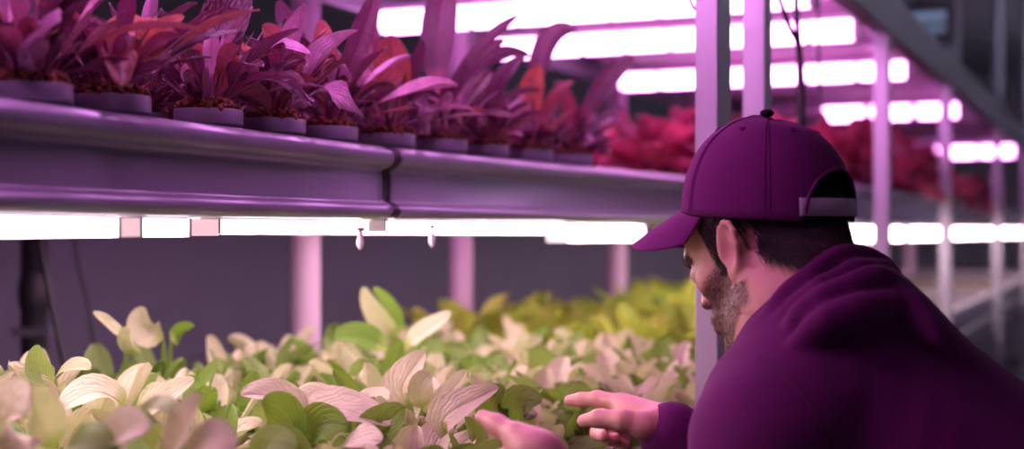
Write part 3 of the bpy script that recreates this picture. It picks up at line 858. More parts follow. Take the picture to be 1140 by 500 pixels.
# ------------------------------------------------------------------ signed distance modelling for the person
class SDF:
    def __init__(self): self.p = []
    def add(self, f, lo, hi, k=.02, op='u'):
        self.p.append((op, k, f, np.array(lo), np.array(hi))); return self
    def cap(self, a, b, ra, rb, k=.02, op='u'):
        a, b = np.array(a, float), np.array(b, float); ab = b - a; L = max(1e-12, ab @ ab); r = max(ra, rb)
        def f(P):
            q = P - a
            t = np.clip(q @ ab / L, 0, 1)
            return np.linalg.norm(q - t[:, None] * ab, axis=1) - (ra + (rb - ra) * t)
        return self.add(f, np.minimum(a, b) - r, np.maximum(a, b) + r, k, op)
    def ell(self, c, rad, Rm=None, k=.02, op='u'):
        c = np.array(c, float); rad = np.array(rad, float)
        Rn = np.array(Rm, float) if Rm is not None else np.eye(3)      # columns = axes
        def f(P):
            q = (P - c) @ Rn
            k0 = np.linalg.norm(q / rad, axis=1); k1 = np.linalg.norm(q / rad ** 2, axis=1)
            return k0 * (k0 - 1) / np.maximum(k1, 1e-9)
        m = rad.max()
        return self.add(f, c - m, c + m, k, op)
    def chain(self, pts, rr, k=.006):
        for i in range(len(pts) - 1): self.cap(pts[i], pts[i + 1], rr[i], rr[i + 1], k)
        return self
    def ev(self, P, act):
        D = np.full(len(P), .25)
        for op, k, f, lo, hi in act:
            d = f(P)
            if op == 'u':
                h = np.clip(.5 + .5 * (D - d) / k, 0, 1); D = D * (1 - h) + d * h - k * h * (1 - h)
            else:
                h = np.clip(.5 - .5 * (D + d) / k, 0, 1); D = D * (1 - h) - d * h + k * h * (1 - h)
        return D
    def mesh(self, h, post=None, B=22):
        us = [q for q in self.p if q[0] == 'u']
        lo = np.min([q[3] for q in us], axis=0) - .03; hi = np.max([q[4] for q in us], axis=0) + .03
        n = np.ceil((hi - lo) / h).astype(int) + 2
        st = np.array([1, n[0] + 4, (n[0] + 4) * (n[1] + 4)], dtype=np.int64)
        ids, pos, quads = [], [], []
        S = B + 2
        for bi in range(0, n[0], B):
            for bj in range(0, n[1], B):
                for bk in range(0, n[2], B):
                    i0 = np.array([bi, bj, bk]) - 1
                    a = lo + i0 * h; b = a + (S - 1) * h
                    act = [q for q in self.p if np.all(q[3] - .012 - q[1] <= b) and np.all(q[4] + .012 + q[1] >= a)]
                    if not any(q[0] == 'u' for q in act): continue
                    g = [a[m] + np.arange(S) * h for m in range(3)]
                    X = np.stack(np.meshgrid(*g, indexing='ij'), -1).reshape(-1, 3)
                    D = self.ev(X, act)
                    if post is not None: D = post(X, D)
                    D = D.reshape(S, S, S)
                    s = D < 0
                    if s.all() or not s.any(): continue
                    cs = np.zeros((S - 1,) * 3, int)
                    for dx in (0, 1):
                        for dy in (0, 1):
                            for dz in (0, 1):
                                cs += s[dx:dx + S - 1, dy:dy + S - 1, dz:dz + S - 1]
                    ac = np.argwhere((cs > 0) & (cs < 8))
                    acc = np.zeros((len(ac), 3)); cnt = np.zeros(len(ac))
                    for ax in range(3):
                        o1, o2 = [m for m in range(3) if m != ax]
                        for e1 in (0, 1):
                            for e2 in (0, 1):
                                p0 = ac.copy(); p0[:, o1] += e1; p0[:, o2] += e2
                                p1 = p0.copy(); p1[:, ax] += 1
                                d0 = D[tuple(p0.T)]; d1 = D[tuple(p1.T)]
                                x = (d0 < 0) != (d1 < 0)
                                t = np.where(x, d0 / np.where(x, d0 - d1, 1), 0)
                                q = p0.astype(float); q[:, ax] += t
                                acc[x] += q[x]; cnt[x] += 1
                    ids.append((ac + i0 + 2) @ st); pos.append(lo + (acc / cnt[:, None] + i0) * h)
                    for ax in range(3):
                        o1, o2 = (ax + 1) % 3, (ax + 2) % 3
                        sl0 = [slice(1, B + 1)] * 3; sl1 = list(sl0); sl1[ax] = slice(2, B + 2)
                        A, C = s[tuple(sl0)], s[tuple(sl1)]
                        for flip, msk in ((False, A & ~C), (True, ~A & C)):
                            e = np.argwhere(msk) + 1
                            if not len(e): continue
                            qs = []
                            for m1, m2 in ((-1, -1), (0, -1), (0, 0), (-1, 0)):
                                c = e.copy(); c[:, o1] += m1; c[:, o2] += m2
                                qs.append((c + i0 + 2) @ st)
                            if flip: qs = qs[::-1]
                            quads.append(np.stack(qs, 1))
        ids = np.concatenate(ids); pos = np.concatenate(pos); quads = np.concatenate(quads)
        uq, first = np.unique(ids, return_index=True)
        ok = np.isin(quads, uq).all(axis=1)
        return pos[first], np.searchsorted(uq, quads[ok])

def normals(v, f):
    n = np.cross(v[f[:, 2]] - v[f[:, 0]], v[f[:, 3]] - v[f[:, 1]])
    return n / np.maximum(np.linalg.norm(n, axis=1), 1e-12)[:, None]

# ---- skeleton (world positions)
FACE = V((-.71, .704, 0)).normalized()
LEFT = V((-FACE.y, FACE.x, 0))
HO = px(863, 271, 1.66)                       # point midway between the ears
PITCH = math.radians(24)
HF = FACE * math.cos(PITCH) - Z * math.sin(PITCH)
HU = FACE * math.sin(PITCH) + Z * math.cos(PITCH)
RH = np.array([HF, LEFT, HU]).T               # columns
def hp(f, l, z): return np.array(HO) + RH @ np.array([f, l, z])

BL = V((-.394, -.919, 0))
SL = px(862, 500, 1.45); SR = px(852, 462, 1.45) + V((.394, .919, .02)) * .36
MID = (SL + SR) / 2
C7 = px(948, 322, 1.57)
TT = V((.60, 1.485, 1.028))
HH = V((.70, 1.45, .88))
EL = V((.25, 1.36, .94)); WL = px(640, 548, 1.345 * 1.06)
WR = px(742, 478, 1.72); ER = V((.375, 1.72, .965))

def hands(b):
    px = globals()['px']
    # the hand behind: palm down, pointing finger out, others curled under, thumb on the near side
    W = px(742, 476, 1.72)
    Mi, Mm, Mr, Mp = px(692, 449, 1.775), px(697, 451, 1.797), px(704, 457, 1.812), px(712, 466, 1.822)
    b.cap(W, px(700, 462, 1.765), .023, .020, .015)
    for m, r in ((Mi, .0125), (Mm, .012), (Mr, .0115), (Mp, .0105)): b.cap(W, m, .020, r, .012)
    b.chain([Mi, px(666, 444, 1.80), px(647, 445, 1.815), px(634, 446, 1.825)], [.0115, .0100, .0088, .0072], .005)
    b.chain([Mm, px(672, 464, 1.825), px(665, 482, 1.79), px(672, 486, 1.755)], [.011, .0098, .009, .0075], .004)
    b.chain([Mr, px(684, 474, 1.835), px(679, 489, 1.80), px(686, 488, 1.765)], [.0108, .0095, .0086, .0072], .004)
    b.chain([Mp, px(698, 484, 1.835), px(692, 497, 1.80), px(698, 496, 1.775)], [.0095, .0085, .0078, .0066], .004)
    b.cap(W, px(716, 474, 1.705), .02, .0165, .014)
    b.chain([px(720, 474, 1.705), px(694, 468, 1.705), px(667, 466, 1.72), px(650, 469, 1.73)], [.017, .0125, .0108, .0085], .006)
    # the hand in front: thumb on top, fingers reaching down into the plants
    px = lambda x, y, d: globals()['px'](x, y, d * 1.06)
    W = px(640, 548, 1.345)
    Mi, Mm, Mr, Mp = px(562, 516, 1.385), px(560, 537, 1.375), px(566, 556, 1.365), px(576, 572, 1.355)
    for m, r in ((Mi, .0125), (Mm, .012), (Mr, .0115), (Mp, .0105)): b.cap(W, m, .024, r, .014)
    b.cap(W, px(606, 508, 1.345), .024, .019, .015)
    b.chain([px(606, 506, 1.345), px(576, 486, 1.365), px(553, 473, 1.39), px(537, 464, 1.405)], [.0185, .0125, .0100, .0076], .009)
    b.ell(px(594, 502, 1.35), (.020, .019, .018), None, .02)
    b.cap(px(592, 508, 1.355), Mi, .018, .013, .014)
    b.chain([Mi, px(522, 528, 1.425), px(505, 548, 1.44), px(498, 566, 1.44)], [.012, .0103, .009, .0075], .005)
    b.chain([Mm, px(520, 552, 1.42), px(505, 576, 1.43), px(505, 595, 1.42)], [.0118, .0103, .009, .0075], .005)
    b.chain([Mr, px(528, 574, 1.40), px(516, 597, 1.40), px(520, 614, 1.39)], [.0112, .0098, .0086, .0072], .005)
    b.chain([Mp, px(543, 590, 1.37), px(534, 609, 1.37), px(538, 623, 1.36)], [.0098, .0086, .0076, .0064], .005)

b = SDF()
ax = lambda a, bb, c: np.array([hp(*a) - np.array(HO), hp(*bb) - np.array(HO), hp(*c) - np.array(HO)]).T
b.ell(hp(.010, 0, .046), (.097, .076, .082), RH)
b.ell(hp(.048, 0, -.022), (.050, .055, .078), RH, .03)
for s in (1, -1):
    b.cap(hp(.012, s * .054, -.048), hp(.078, s * .016, -.098), .017, .017, .03)
    b.ell(hp(.068, s * .040, -.016), (.024, .017, .016), RH, .02)
b.ell(hp(.042, 0, -.065), (.050, .050, .042), RH, .02)
b.cap(hp(.086, -.010, -.098), hp(.086, .010, -.098), .0165, .0165, .02)
b.cap(hp(.096, -.026, .022), hp(.096, .026, .022), .012, .012, .018)
b.ell(hp(.090, 0, -.056), (.020, .028, .024), RH, .014)
b.cap(hp(.099, 0, .012), hp(.116, 0, -.026), .0075, .0098, .010)
for s in (1, -1):
    b.ell(hp(.108, s * .012, -.030), (.011, .007, .008), RH, .006)
    b.ell(hp(.106, s * .034, .000), (.015, .017, .011), RH, .012, 's')
    b.ell(hp(.090, s * .032, .000), (.0135, .0135, .0125), RH, .006)
b.cap(hp(.104, -.020, -.055), hp(.104, .020, -.055), .0045, .0045, .006)
b.cap(hp(.103, -.018, -.066), hp(.103, .018, -.066), .0055, .0055, .006)
b.cap(hp(.112, -.022, -.0605), hp(.112, .022, -.0605), .0028, .0028, .003, 's')
# ears
for s in (1, -1):
    tf, tl_ = math.radians(-12), math.radians(24)
    e = lambda f, l, z: hp(.009 + f * math.cos(tl_) * 1 - z * .18, s * (.0745 + l - f * math.sin(tl_)), -.004 + z + f * .1)
    Rm = np.array([e(1, 0, 0) - e(0, 0, 0), e(0, 1, 0) - e(0, 0, 0), e(0, 0, 1) - e(0, 0, 0)]).T
    Rm = Rm / np.linalg.norm(Rm, axis=0)
    b.ell(e(-.004, .006, .002), (.0165, .0050, .029), Rm, .006)
    b.cap(e(.006, -.004, -.004), e(-.002, .004, 0), .012, .010, .008)
    b.ell(e(-.001, .0115, -.002), (.0085, .0055, .0145), Rm, .003, 's')
    b.ell(e(.0005, .0125, .014), (.0062, .0035, .007), Rm, .003, 's')
    rim = [e(.010, .005, .004), e(.012, .0075, .016), e(.007, .0095, .026), e(-.003, .010, .0305), e(-.013, .010, .027), e(-.0205, .0095, .016), e(-.021, .009, .0), e(-.015, .0075, -.018), e(-.004, .006, -.027)]
    b.chain(rim, [.0034, .0036, .0036, .0036, .0036, .0036, .0034, .0034, .0042], .003)
    b.ell(e(-.002, .006, -.026), (.007, .0045, .008), Rm, .004)
    b.ell(e(.0105, .007, -.006), (.0035, .004, .006), Rm, .003)
# neck, core under the clothes, arms
NB = V(C7) + V((-.045, .03, -.02))
b.cap(hp(-.020, 0, -.02), NB, .056, .062, .03)
b.cap(hp(.018, 0, -.06), NB + FACE * .03 - Z * .02, .040, .055, .03)
b.cap(NB, MID - Z * .03, .06, .075, .04)
b.cap(SL - Z * .02, SR - Z * .02, .045, .045, .04)
b.cap(MID - Z * .03, TT - Z * .02, .085, .09, .04)
b.cap(TT - Z * .02, HH, .09, .10, .04)
b.cap(SL - Z * .02, EL, .042, .036, .03); b.cap(EL, WL, .034, .025, .02)
b.cap(SR - Z * .02, ER, .042, .036, .03); b.cap(ER, WR, .034, .023, .02)
hips, knees, ankles = [], [], []
for s in (1, -1):
    h_ = HH + BL * (.095 * s) - Z * .03; kn = V((HH.x, HH.y, 0)) + BL * (.105 * s) - N * .05 + Z * .48; an = V((HH.x, HH.y, 0)) + BL * (.11 * s) + N * .01 + Z * .09
    hips.append(h_); knees.append(kn); ankles.append(an)
    b.cap(h_, kn, .068, .045, .03); b.cap(kn, an, .043, .03, .02)
hands(b)
bv, bf = b.mesh(.0028)

# which skin carries stubble (in head axes)
loc = (bv - np.array(HO)) @ RH
def sm(x, a, c): t = np.clip((x - a) / (c - a), 0, 1); return t * t * (3 - 2 * t)
f_, l_, z_ = loc.T
ridge = .004 + np.clip((f_ - .02), 0, .08) * -.36       # upper edge of the beard
beard = sm(-(z_ - ridge), -.004, .012) * sm(f_, -.012 , .004) * (1 - sm(-(z_ + .75 * np.clip(f_ - .012, 0, 1) ), .066, .080))
mouth = (z_ > -.062) & (z_ < -.03) & (f_ > .10)
beard = np.maximum(beard, sm(f_, .086, .094) * sm(-z_, .036, .042) * (1 - sm(-z_, .112, .125)))
side = sm(f_, .018, .024) * (1 - sm(f_, .040, .052)) * (z_ > -.06) * (z_ < .05)
beard = np.maximum(beard, side * .9)
beard *= (np.linalg.norm(loc, axis=1) < .17) * ((np.abs(l_) < .0735) | (z_ < -.044))
lip = (np.abs(l_) < .021) & (f_ > .100) & (z_ < -.0505) & (z_ > -.072)

m, nt, bs, out = mat('skin')
t = noise(nt, 60, 4)
c = mixcol(nt, t.outputs[0], rgb(.60, .30, .24), rgb(.72, .40, .32))
bd = node(nt, 'ShaderNodeAttribute', attribute_name='beard').outputs['Fac']
t2 = noise(nt, 900, 2)
bd2 = math_n(nt, 'MULTIPLY', bd, math_n(nt, 'ADD', math_n(nt, 'MULTIPLY', t2.outputs[0], .7), .32), True)
c = mixcol(nt, bd2, c, rgb(.07, .035, .03))
lp = node(nt, 'ShaderNodeAttribute', attribute_name='lip').outputs['Fac']
c = mixcol(nt, math_n(nt, 'MULTIPLY', lp, .5), c, rgb(.5, .16, .16))
nt.links.new(c, bs.inputs['Base Color'])
bs.inputs['Roughness'].default_value = .48
bs.inputs['Subsurface Weight'].default_value = .12
bs.inputs['Subsurface Radius'].default_value = (.012, .004, .002)
bs.inputs['Subsurface Scale'].default_value = .6
bump(nt, bs, t2.outputs[0], .12, .0006)
M['skin'] = m
M['hair'] = plain('hair', (.022, .013, .013), .42, 0, .4, 200, 0, .5)
M['stubble'] = plain('stubble', (.055, .026, .024), .5, 0, .4, 200)

def fabric(name, c, sheen, scale, bs_=.35, vary=.2):
    m, nt, bs, out = mat(name)
    t = noise(nt, scale, 3); big = noise(nt, 9, 3)
    d = rgb(*[x * (1 - vary) for x in c]); l = rgb(*[x * (1 + vary) for x in c])
    f = math_n(nt, 'ADD', math_n(nt, 'MULTIPLY', t.outputs[0], .6), math_n(nt, 'MULTIPLY', big.outputs[0], .4))
    nt.links.new(mixcol(nt, f, d, l), bs.inputs['Base Color'])
    bs.inputs['Roughness'].default_value = .9
    bs.inputs['Specular IOR Level'].default_value = .15
    bs.inputs['Sheen Weight'].default_value = sheen; bs.inputs['Sheen Roughness'].default_value = .4
    bs.inputs['Sheen Tint'].default_value = (.9, .55, .9, 1)
    bump(nt, bs, t.outputs[0], bs_, .0008)
    return m
M['fleece'] = fabric('fleece', (.122, .012, .104), .05, 420, .6, .38)
M['seam'] = fabric('seam_thread', (.085, .012, .07), .1, 900)
M['cap'] = fabric('cap_twill', (.155, .016, .132), .12, 1100, .5)
M['button'] = fabric('cap_button', (.02, .012, .022), .1, 900)
M['strap'] = fabric('strap_webbing', (.42, .38, .46), .2, 1200, .5)
M['trousers'] = fabric('trouser_cloth', (.03, .03, .045), .1, 800)
M['shoe'] = plain('shoe_leather', (.03, .028, .03), .5)
M['eye'] = plain('eye', (.75, .72, .70), .2)

person = make('person', (bv, bf, {'beard': beard, 'lip': lip.astype(float)}), M['skin'], None, True, V((HH.x, HH.y, 0)))
tag(person, 'man in dark purple hooded sweatshirt and peaked cap, leaning in to touch the plants', 'person')

# eyes (small, mostly hidden under the peak)
for s in (1, -1):
    make('eye', ball(V(hp(.0935, s * .032, .000)), .0112, 16, 12), M['eye'], person)

# ---- hair strands
def strands(pts, nrm, dirs, L, w, lift, m_):
    vs, fs = [], []
    n = len(pts)
    k = 4
    P = pts.copy(); Nn = nrm
    D = dirs - (dirs * Nn).sum(1)[:, None] * Nn
    D /= np.maximum(np.linalg.norm(D, axis=1), 1e-9)[:, None]
    S = np.cross(D, Nn)
    for i in range(k):
        t = i / (k - 1)
        c = P + D * (L[:, None] * t) + Nn * (lift * math.sin(PI * min(.9, t * .8 + .1)))[..., None] if np.ndim(lift) else P + D * (L[:, None] * t) + Nn * (lift * math.sin(.35 + 1.9 * t))
        ww = w * (1 - .85 * t)
        vs.append(np.stack([c - S * ww, c + Nn * ww, c + S * ww], 1))
    A = np.stack(vs, 1).reshape(n, k * 3, 3)
    base = (np.arange(n) * k * 3)[:, None]
    for i in range(k - 1):
        for a, c in ((0, 1), (1, 2), (2, 0)):
            fs.append(np.concatenate([base + i * 3 + a, base + i * 3 + c, base + (i + 1) * 3 + c, base + (i + 1) * 3 + a], 1))
    return A.reshape(-1, 3), np.concatenate(fs)

fc = bv[bf].mean(1); fn = normals(bv, bf)
fl = (fc - np.array(HO)) @ RH
def sample(mask, n):
    idx = np.flatnonzero(mask)
    pick = rng.choice(idx, n)
    a = rng.random((n, 2, 1))
    q = bf[pick]
    pts = (bv[q[:, 0]] * (1 - a[:, 0]) + bv[q[:, 1]] * a[:, 0]) * (1 - a[:, 1]) + (bv[q[:, 3]] * (1 - a[:, 0]) + bv[q[:, 2]] * a[:, 0]) * a[:, 1]
    return pts, fn[pick], (pts - np.array(HO)) @ RH
near_head = np.linalg.norm(fl, axis=1) < .16
f0, l0, z0 = fl.T
# hair: sides above/behind the ears, back of the head to the nape
nape = -.062 + .35 * np.clip(f0 + .06, 0, .2)
hmask = near_head & (((f0 < -.022) & (z0 > nape) & (z0 < .09)) | ((f0 < .044) & (f0 > -.03) & (z0 > .026) & (z0 < .09) & (np.abs(l0) > .03))
                     | ((f0 > .026) & (f0 < .044) & (z0 > -.02) & (z0 < .06))) & ~((f0 > -.020) & (f0 < .026) & (z0 < .028)) & (np.abs(l0) < .0775 + .0 * f0)
pts, nn, lc = sample(hmask, 15000)
dirs = np.tile(np.array(-HU)[None], (len(pts), 1)) + np.array(-HF)[None] * .45 + rng.normal(0, .22, (len(pts), 3))
Ls = np.where(lc[:, 0] > .018, .008, .024) * rng.uniform(.6, 1.2, len(pts))
pts = pts + nn * rng.uniform(0, .006, len(pts))[:, None] * (lc[:, 0] < 0)[:, None]
hv, hf = strands(pts, nn, dirs, Ls, .00055, .0045, 0)
make('hair', (hv, hf), M['hair'], person)
fb = beard[bf].mean(1)
pts, nn, lc = sample((fb > .45) & near_head, 9000)
dirs = np.tile(np.array(-HU)[None], (len(pts), 1)) + np.array(HF)[None] * .4 + rng.normal(0, .5, (len(pts), 3))
sv, sf = strands(pts, nn, dirs, rng.uniform(.0022, .0045, len(pts)), .00020, .0010, 0)
make('beard', (sv, sf), M['stubble'], person)
# eyebrows
pts, nn, lc = sample((f0 > .085) & (np.abs(l0) > .012) & (np.abs(l0) < .045) & (z0 > .014) & (z0 < .026) & near_head, 700)
ev_, ef_ = strands(pts, nn, np.tile(np.array(-HF)[None], (len(pts), 1)) + rng.normal(0, .3, (len(pts), 3)), rng.uniform(.004, .008, len(pts)), .0003, .0012, 0)
make('eyebrow', (ev_, ef_), M['stubble'], person)

# ---- cap (level, turned as the face is)
CO = HO + FACE * .0115 + Z * .030
AX, AY, AH = .1065, .0885, .1175
def cp(f, l, z): return CO + FACE * f + LEFT * l + Z * z
def crown_pt(th, ph, off=0.):
    e = 2 / 2.25
    c, s = math.cos(ph) ** e if math.cos(ph) > 0 else 0, math.sin(ph) ** e if math.sin(ph) > 0 else 0
    fr = 1 + .035 * math.cos(th) * s                       # a slightly higher front
    x = math.cos(th); y = math.sin(th)
    seam = min(abs(((th / (PI / 3) + .0) % 1) - 0), abs(((th / (PI / 3)) % 1) - 1)) * (PI / 3)
    dent = -.0006 * math.exp(-(seam / .05) ** 2) * c
    return cp(x * (AX + off + dent) * c, y * (AY + off + dent) * c, (AH + off) * s * fr + .006 * (math.cos(th)) * (c > .6) * (1 - s))
NTH, NPH = 192, 26
v, f = [], []
ARC, APH = math.radians(36), math.radians(27)
def phmin(th):
    d = abs(((th - PI + PI) % (2 * PI)) - PI)
    return APH * math.sqrt(max(0, 1 - (d / ARC) ** 2)) if d < ARC else 0.
for i in range(NTH):
    th = 2 * PI * i / NTH
    p0 = phmin(th)
    for j in range(NPH):
        ph = p0 + (PI / 2 - .03 - p0) * j / (NPH - 1)
        v.append(crown_pt(th, ph))
for i in range(NTH):
    for j in range(NPH - 1):
        a, c = i * NPH, ((i + 1) % NTH) * NPH
        f.append([a + j, c + j, c + j + 1, a + j + 1])
v.append(crown_pt(0, PI / 2))
for i in range(NTH): f.append([i * NPH + NPH - 1, ((i + 1) % NTH) * NPH + NPH - 1, len(v) - 1])
crown = make('baseball_cap', (v, f), M['cap'], person)
sol = crown.modifiers.new('thick', 'SOLIDIFY'); sol.thickness = .0022; sol.offset = -1
# stitched seams along the panels, hem at the opening
sg = []
for k in range(6):
    th = PI / 3 * k
    p0 = phmin(th)
    for dd in (-.028, .028):
        sg.append(tube([crown_pt(th + dd * (1 if ph < 1.2 else .6), ph, .0006) for ph in np.linspace(p0 + .02, 1.45, 22)], .0005, 5))
for dth in (.0,):
    arc = [crown_pt(PI + a, phmin(PI + a) + .0, .0004) for a in np.linspace(-ARC * .995, ARC * .995, 40)]
    sg.append(tube(arc, .0021, 7))
make('stitching', join(*sg), M['cap'], crown)
make('button', ball(crown_pt(0, PI / 2) + Z * .001, V((.0085, .0085, .0048)), 16, 10), M['button'], crown)
for k in range(6):
    th = PI / 3 * (k + .5)
    c = crown_pt(th, 1.02, .0004); q = crown_pt(th, 1.02, .01) - c; q.normalize()
    t1 = q.cross(Z).normalized(); t2 = q.cross(t1)
    ring = [c + t1 * (.0032 * math.cos(a)) + t2 * (.0032 * math.sin(a)) for a in np.linspace(0, 2 * PI, 15)]
    make('eyelet', tube(ring, .0011, 6, False), M['cap'], crown)
# peak
v, f = [], []
NB_, NR = 41, 12
for i in range(NB_):
    a = math.radians(-72 + 144 * i / (NB_ - 1))
    bx, by = math.cos(a) * AX, math.sin(a) * AY
    q = math.cos(a * 1.22)
    ln = .084 * max(0., q) ** .42
    sx = .92
    for j in range(NR):
        t = j / (NR - 1)
        fx = bx + ln * t * 1.0
        ly = by * (1 + .02 * t)
        drop = -.030 * (fx - bx) / .07 - 3.6 * ly * ly * (.25 + .75 * t) - .9 * (fx - bx) ** 2
        v.append(cp(fx - .001, ly, .004 + .006 * math.cos(a) + drop))
for i in range(NB_ - 1):
    for j in range(NR - 1):
        f.append([i * NR + j, i * NR + j + 1, (i + 1) * NR + j + 1, (i + 1) * NR + j])
peak = make('brim', (v, f), M['cap'], crown)
sol = peak.modifiers.new('thick', 'SOLIDIFY'); sol.thickness = .0032; sol.offset = 0
bv2 = peak.modifiers.new('round', 'BEVEL'); bv2.width = .0012; bv2.segments = 2; bv2.limit_method = 'ANGLE'
# strap over the hair
v, f = [], []
for i in range(31):
    th = PI - ARC * 1.1 + 2.2 * ARC * i / 30
    for z_s in (.001, .0215):
        p = crown_pt(th, 0, .0006); p.z = CO.z + z_s
        v.append(p + (CO - p) * (.012 if z_s > .01 else 0))
for i in range(30): f.append([2 * i, 2 * i + 2, 2 * i + 3, 2 * i + 1])
stp = make('strap', (v, f), M['strap'], crown)
sol = stp.modifiers.new('thick', 'SOLIDIFY'); sol.thickness = .0022

# ---- sweatshirt
w = SDF()
for q in (-.09, 0, .09):
    w.cap(MID + BL * q - Z * .01 + N * .02, TT + BL * q, .115, .132, .05)
    w.cap(TT + BL * q, HH + BL * q * .8 + Z * .0, .132, .122, .05)
w.cap(SL, SR, .072, .072, .05)
w.cap(C7 - Z * .05, SL + Z * .0, .060, .066, .05); w.cap(C7 - Z * .05, SR, .060, .066, .05)
w.cap(C7 - Z * .06, TT + Z * .02, .085, .10, .05)
w.cap(SL, EL, .078, .064, .03); w.cap(EL, WL + (EL - WL) * .10, .062, .042, .025)
w.cap(SR, ER, .078, .064, .03); w.cap(ER, WR + (ER - WR) * .04, .058, .037, .02)
w.cap(WR + (ER - WR) * .04, WR + (ER - WR) * .22, .040, .042, .006)
# hood lying round the neck
w.ell(C7 + V((-.02, .0, -.065)), (.095, .095, .070), None, .03)
def roll(pts, rr, k):
    p = [px(*q) for q in pts]; c = catmull(p, 4)
    r_ = np.interp(np.linspace(0, len(pts) - 1, len(c)), range(len(pts)), rr)
    w.chain(c, list(r_), k)
roll([(823, 414, 1.57), (842, 377, 1.545), (870, 339, 1.53), (906, 304, 1.535), (942, 284, 1.565), (972, 290, 1.60), (985, 306, 1.66), (960, 320, 1.72)], [.0105, .0115, .012, .0125, .0135, .013, .014, .016], .002)
roll([(828, 424, 1.55), (850, 390, 1.525), (880, 354, 1.505), (916, 322, 1.505), (950, 303, 1.53), (980, 300, 1.57), (992, 308, 1.62)], [.011, .013, .014, .0145, .0145, .014, .012], .0025)
roll([(868, 386, 1.50), (900, 349, 1.475), (935, 326, 1.48), (968, 315, 1.50), (990, 317, 1.53), (1004, 326, 1.57)], [.010, .016, .018, .0185, .017, .012], .0025)
roll([(878, 398, 1.46), (905, 372, 1.45), (938, 352, 1.45), (970, 343, 1.465), (998, 342, 1.50), (1014, 352, 1.55)], [.008, .013, .016, .0165, .015, .011], .008)
roll([(990, 338, 1.50), (1012, 346, 1.49), (1030, 362, 1.475), (1043, 384, 1.455)], [.014, .012, .010, .006], .010)
def wr(P, D):
    x, y, z = P.T
    a = .0016 * np.sin(38 * x + 22 * z + 3 * np.sin(14 * y)) * np.sin(17 * z - 9 * y + 1)
    a += .0010 * np.sin(70 * (z + .4 * x) + 6 * np.sin(11 * x + 5 * y))
    # pull lines from the armpit over the shoulder blade
    u = (x - SL.x) * .8 + (z - SL.z) * .6
    a += .0022 * np.sin(55 * (z - SL.z) - 40 * (x - SL.x)) * np.exp(-((x - .36) / .09) ** 2 - ((z - 1.2) / .09) ** 2)
    a += .0012 * np.sin(120 * (z + .55 * x) + 4 * np.sin(23 * y + 9 * x)) * np.clip(np.sin(19 * x - 13 * z + 7 * y), 0, 1)
    a += .0007 * np.sin(210 * (.5 * z - .8 * x) + 5 * np.sin(17 * z)) * np.clip(np.sin(15 * z + 21 * x), 0, 1)
    return D - a
wv, wf = w.mesh(.0052, wr)
shirt = make('hooded_sweatshirt', (wv, wf), M['fleece'], person)
# shoulder seam laid on the cloth
from mathutils.bvhtree import BVHTree
tree = BVHTree.FromPolygons([tuple(q) for q in wv], [tuple(q) for q in wf])
def on_cloth(pts, lift=.0006):
    out_ = []
    for x, y in pts:
        d = px(x, y, 1.) - V((0, 0, ZC))
        hit = tree.ray_cast(V((0, 0, ZC)), d.normalized())
        if hit[0] is not None: out_.append(hit[0] + hit[1] * lift)
    return out_
for pts in ([(846, 398), (862, 408), (880, 424), (898, 446), (913, 472), (924, 500), (930, 520)],):
    c = on_cloth([(q.x, q.y) for q in catmull([V((a, b_, 0)) for a, b_ in pts], 6)])
    if len(c) > 3: make('seam', tube(c, .0016, 6), M['seam'], shirt)
# hem band
hb = SDF()
for q in (-.09, 0, .09): hb.cap(HH + BL * q * .8 - Z * .045, HH + BL * q * .8 - Z * .085, .112, .106, .03)
v_, f_q = hb.mesh(.008)
make('waistband', (v_, f_q), M['fleece'], shirt)

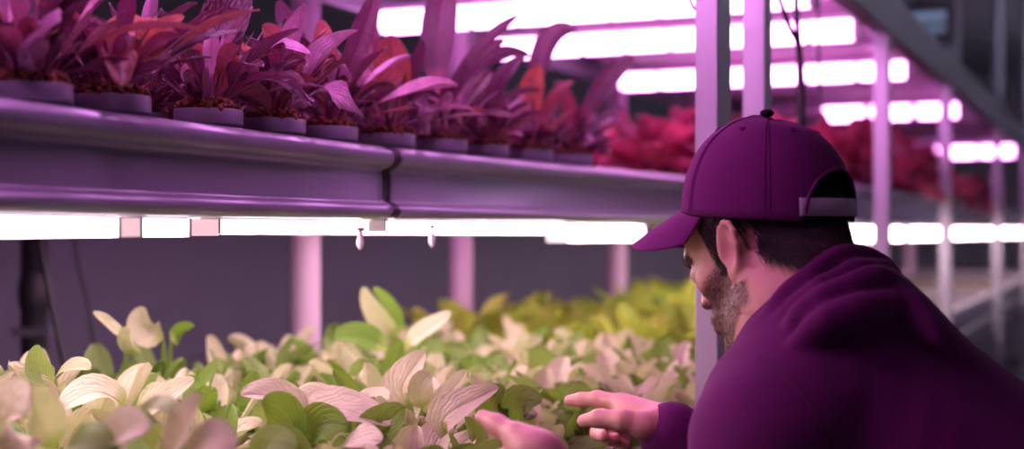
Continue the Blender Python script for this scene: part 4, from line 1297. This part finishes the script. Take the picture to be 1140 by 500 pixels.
# ---- trousers and shoes
tr = SDF()
for s, h_, kn, an in zip((1, -1), hips, knees, ankles):
    tr.cap(h_ + Z * .03, kn, .098, .072, .04); tr.cap(kn, an + Z * .0, .072, .058, .03)
tr.cap(hips[0] + Z * .05, hips[1] + Z * .05, .105, .105, .05)
tv, tf_ = tr.mesh(.008)
make('trousers', (tv, tf_), M['trousers'], person)
for an in ankles:
    sh = SDF()
    g = V((an.x, an.y, .045))
    sh.cap(g + N * .035, g - N * .10, .044, .040, .03); sh.cap(g - N * .10, g - N * .16 - Z * .006, .041, .034, .03); sh.cap(an + Z * .03, g + N * .02, .05, .046, .03)
    def cut(P, D): return np.maximum(D, .004 - P[:, 2])
    sv_, sf_ = sh.mesh(.007, cut)
    s_ = make('shoe', (sv_, sf_), M['shoe'], person)
    make('sole', (lambda o: o)(box((-.14 + .0, -.0, 0), (-.139, .001, .001), W3)) if False else tube([g + N * .05 - Z * .045, g + N * .05 - Z * .030], .001, 6), M['rubber'], s_) if False else None
    n_ = 24; ring = []
    for i in range(n_):
        a = 2 * PI * i / n_
        ring.append(V((an.x, an.y, 0)) - N * (.062 + .118 * math.cos(a)) + U * (.048 * math.sin(a) * (1 + .1 * math.cos(a))))
    make('sole', ([q for q in ring] + [q + Z * .014 for q in ring], [list(range(n_))[::-1], list(range(n_, 2 * n_))] + [[i, (i + 1) % n_, n_ + (i + 1) % n_, n_ + i] for i in range(n_)]), M['rubber'], s_, False)

# ------------------------------------------------------------------ camera, world, view
cam = bpy.data.cameras.new('camera'); co = bpy.data.objects.new('camera', cam); COL.objects.link(co)
co.location = (0, 0, ZC); co.rotation_euler = (PI / 2, 0, 0)
cam.lens = 50; cam.sensor_width = 36; cam.shift_y = 8 / 1140
cam.clip_start = .05; cam.clip_end = 60
cam.dof.use_dof = True; cam.dof.focus_distance = 1.71; cam.dof.aperture_fstop = 2.3
SC.camera = co
wd = bpy.data.worlds.new('world'); SC.world = wd; wd.use_nodes = True
bg = wd.node_tree.nodes['Background']; bg.inputs[0].default_value = (.5, .4, .6, 1); bg.inputs[1].default_value = .05
vs_ = SC.view_settings
vs_.view_transform = 'Standard'; vs_.look = 'None'; vs_.exposure = 0.0; vs_.gamma = 1.0; vs_.use_curve_mapping = False
try:
    SC.cycles.use_denoising = True
    SC.cycles.max_bounces = 7; SC.cycles.diffuse_bounces = 4; SC.cycles.transmission_bounces = 4
    SC.cycles.sample_clamp_indirect = 4.0
except Exception:
    pass
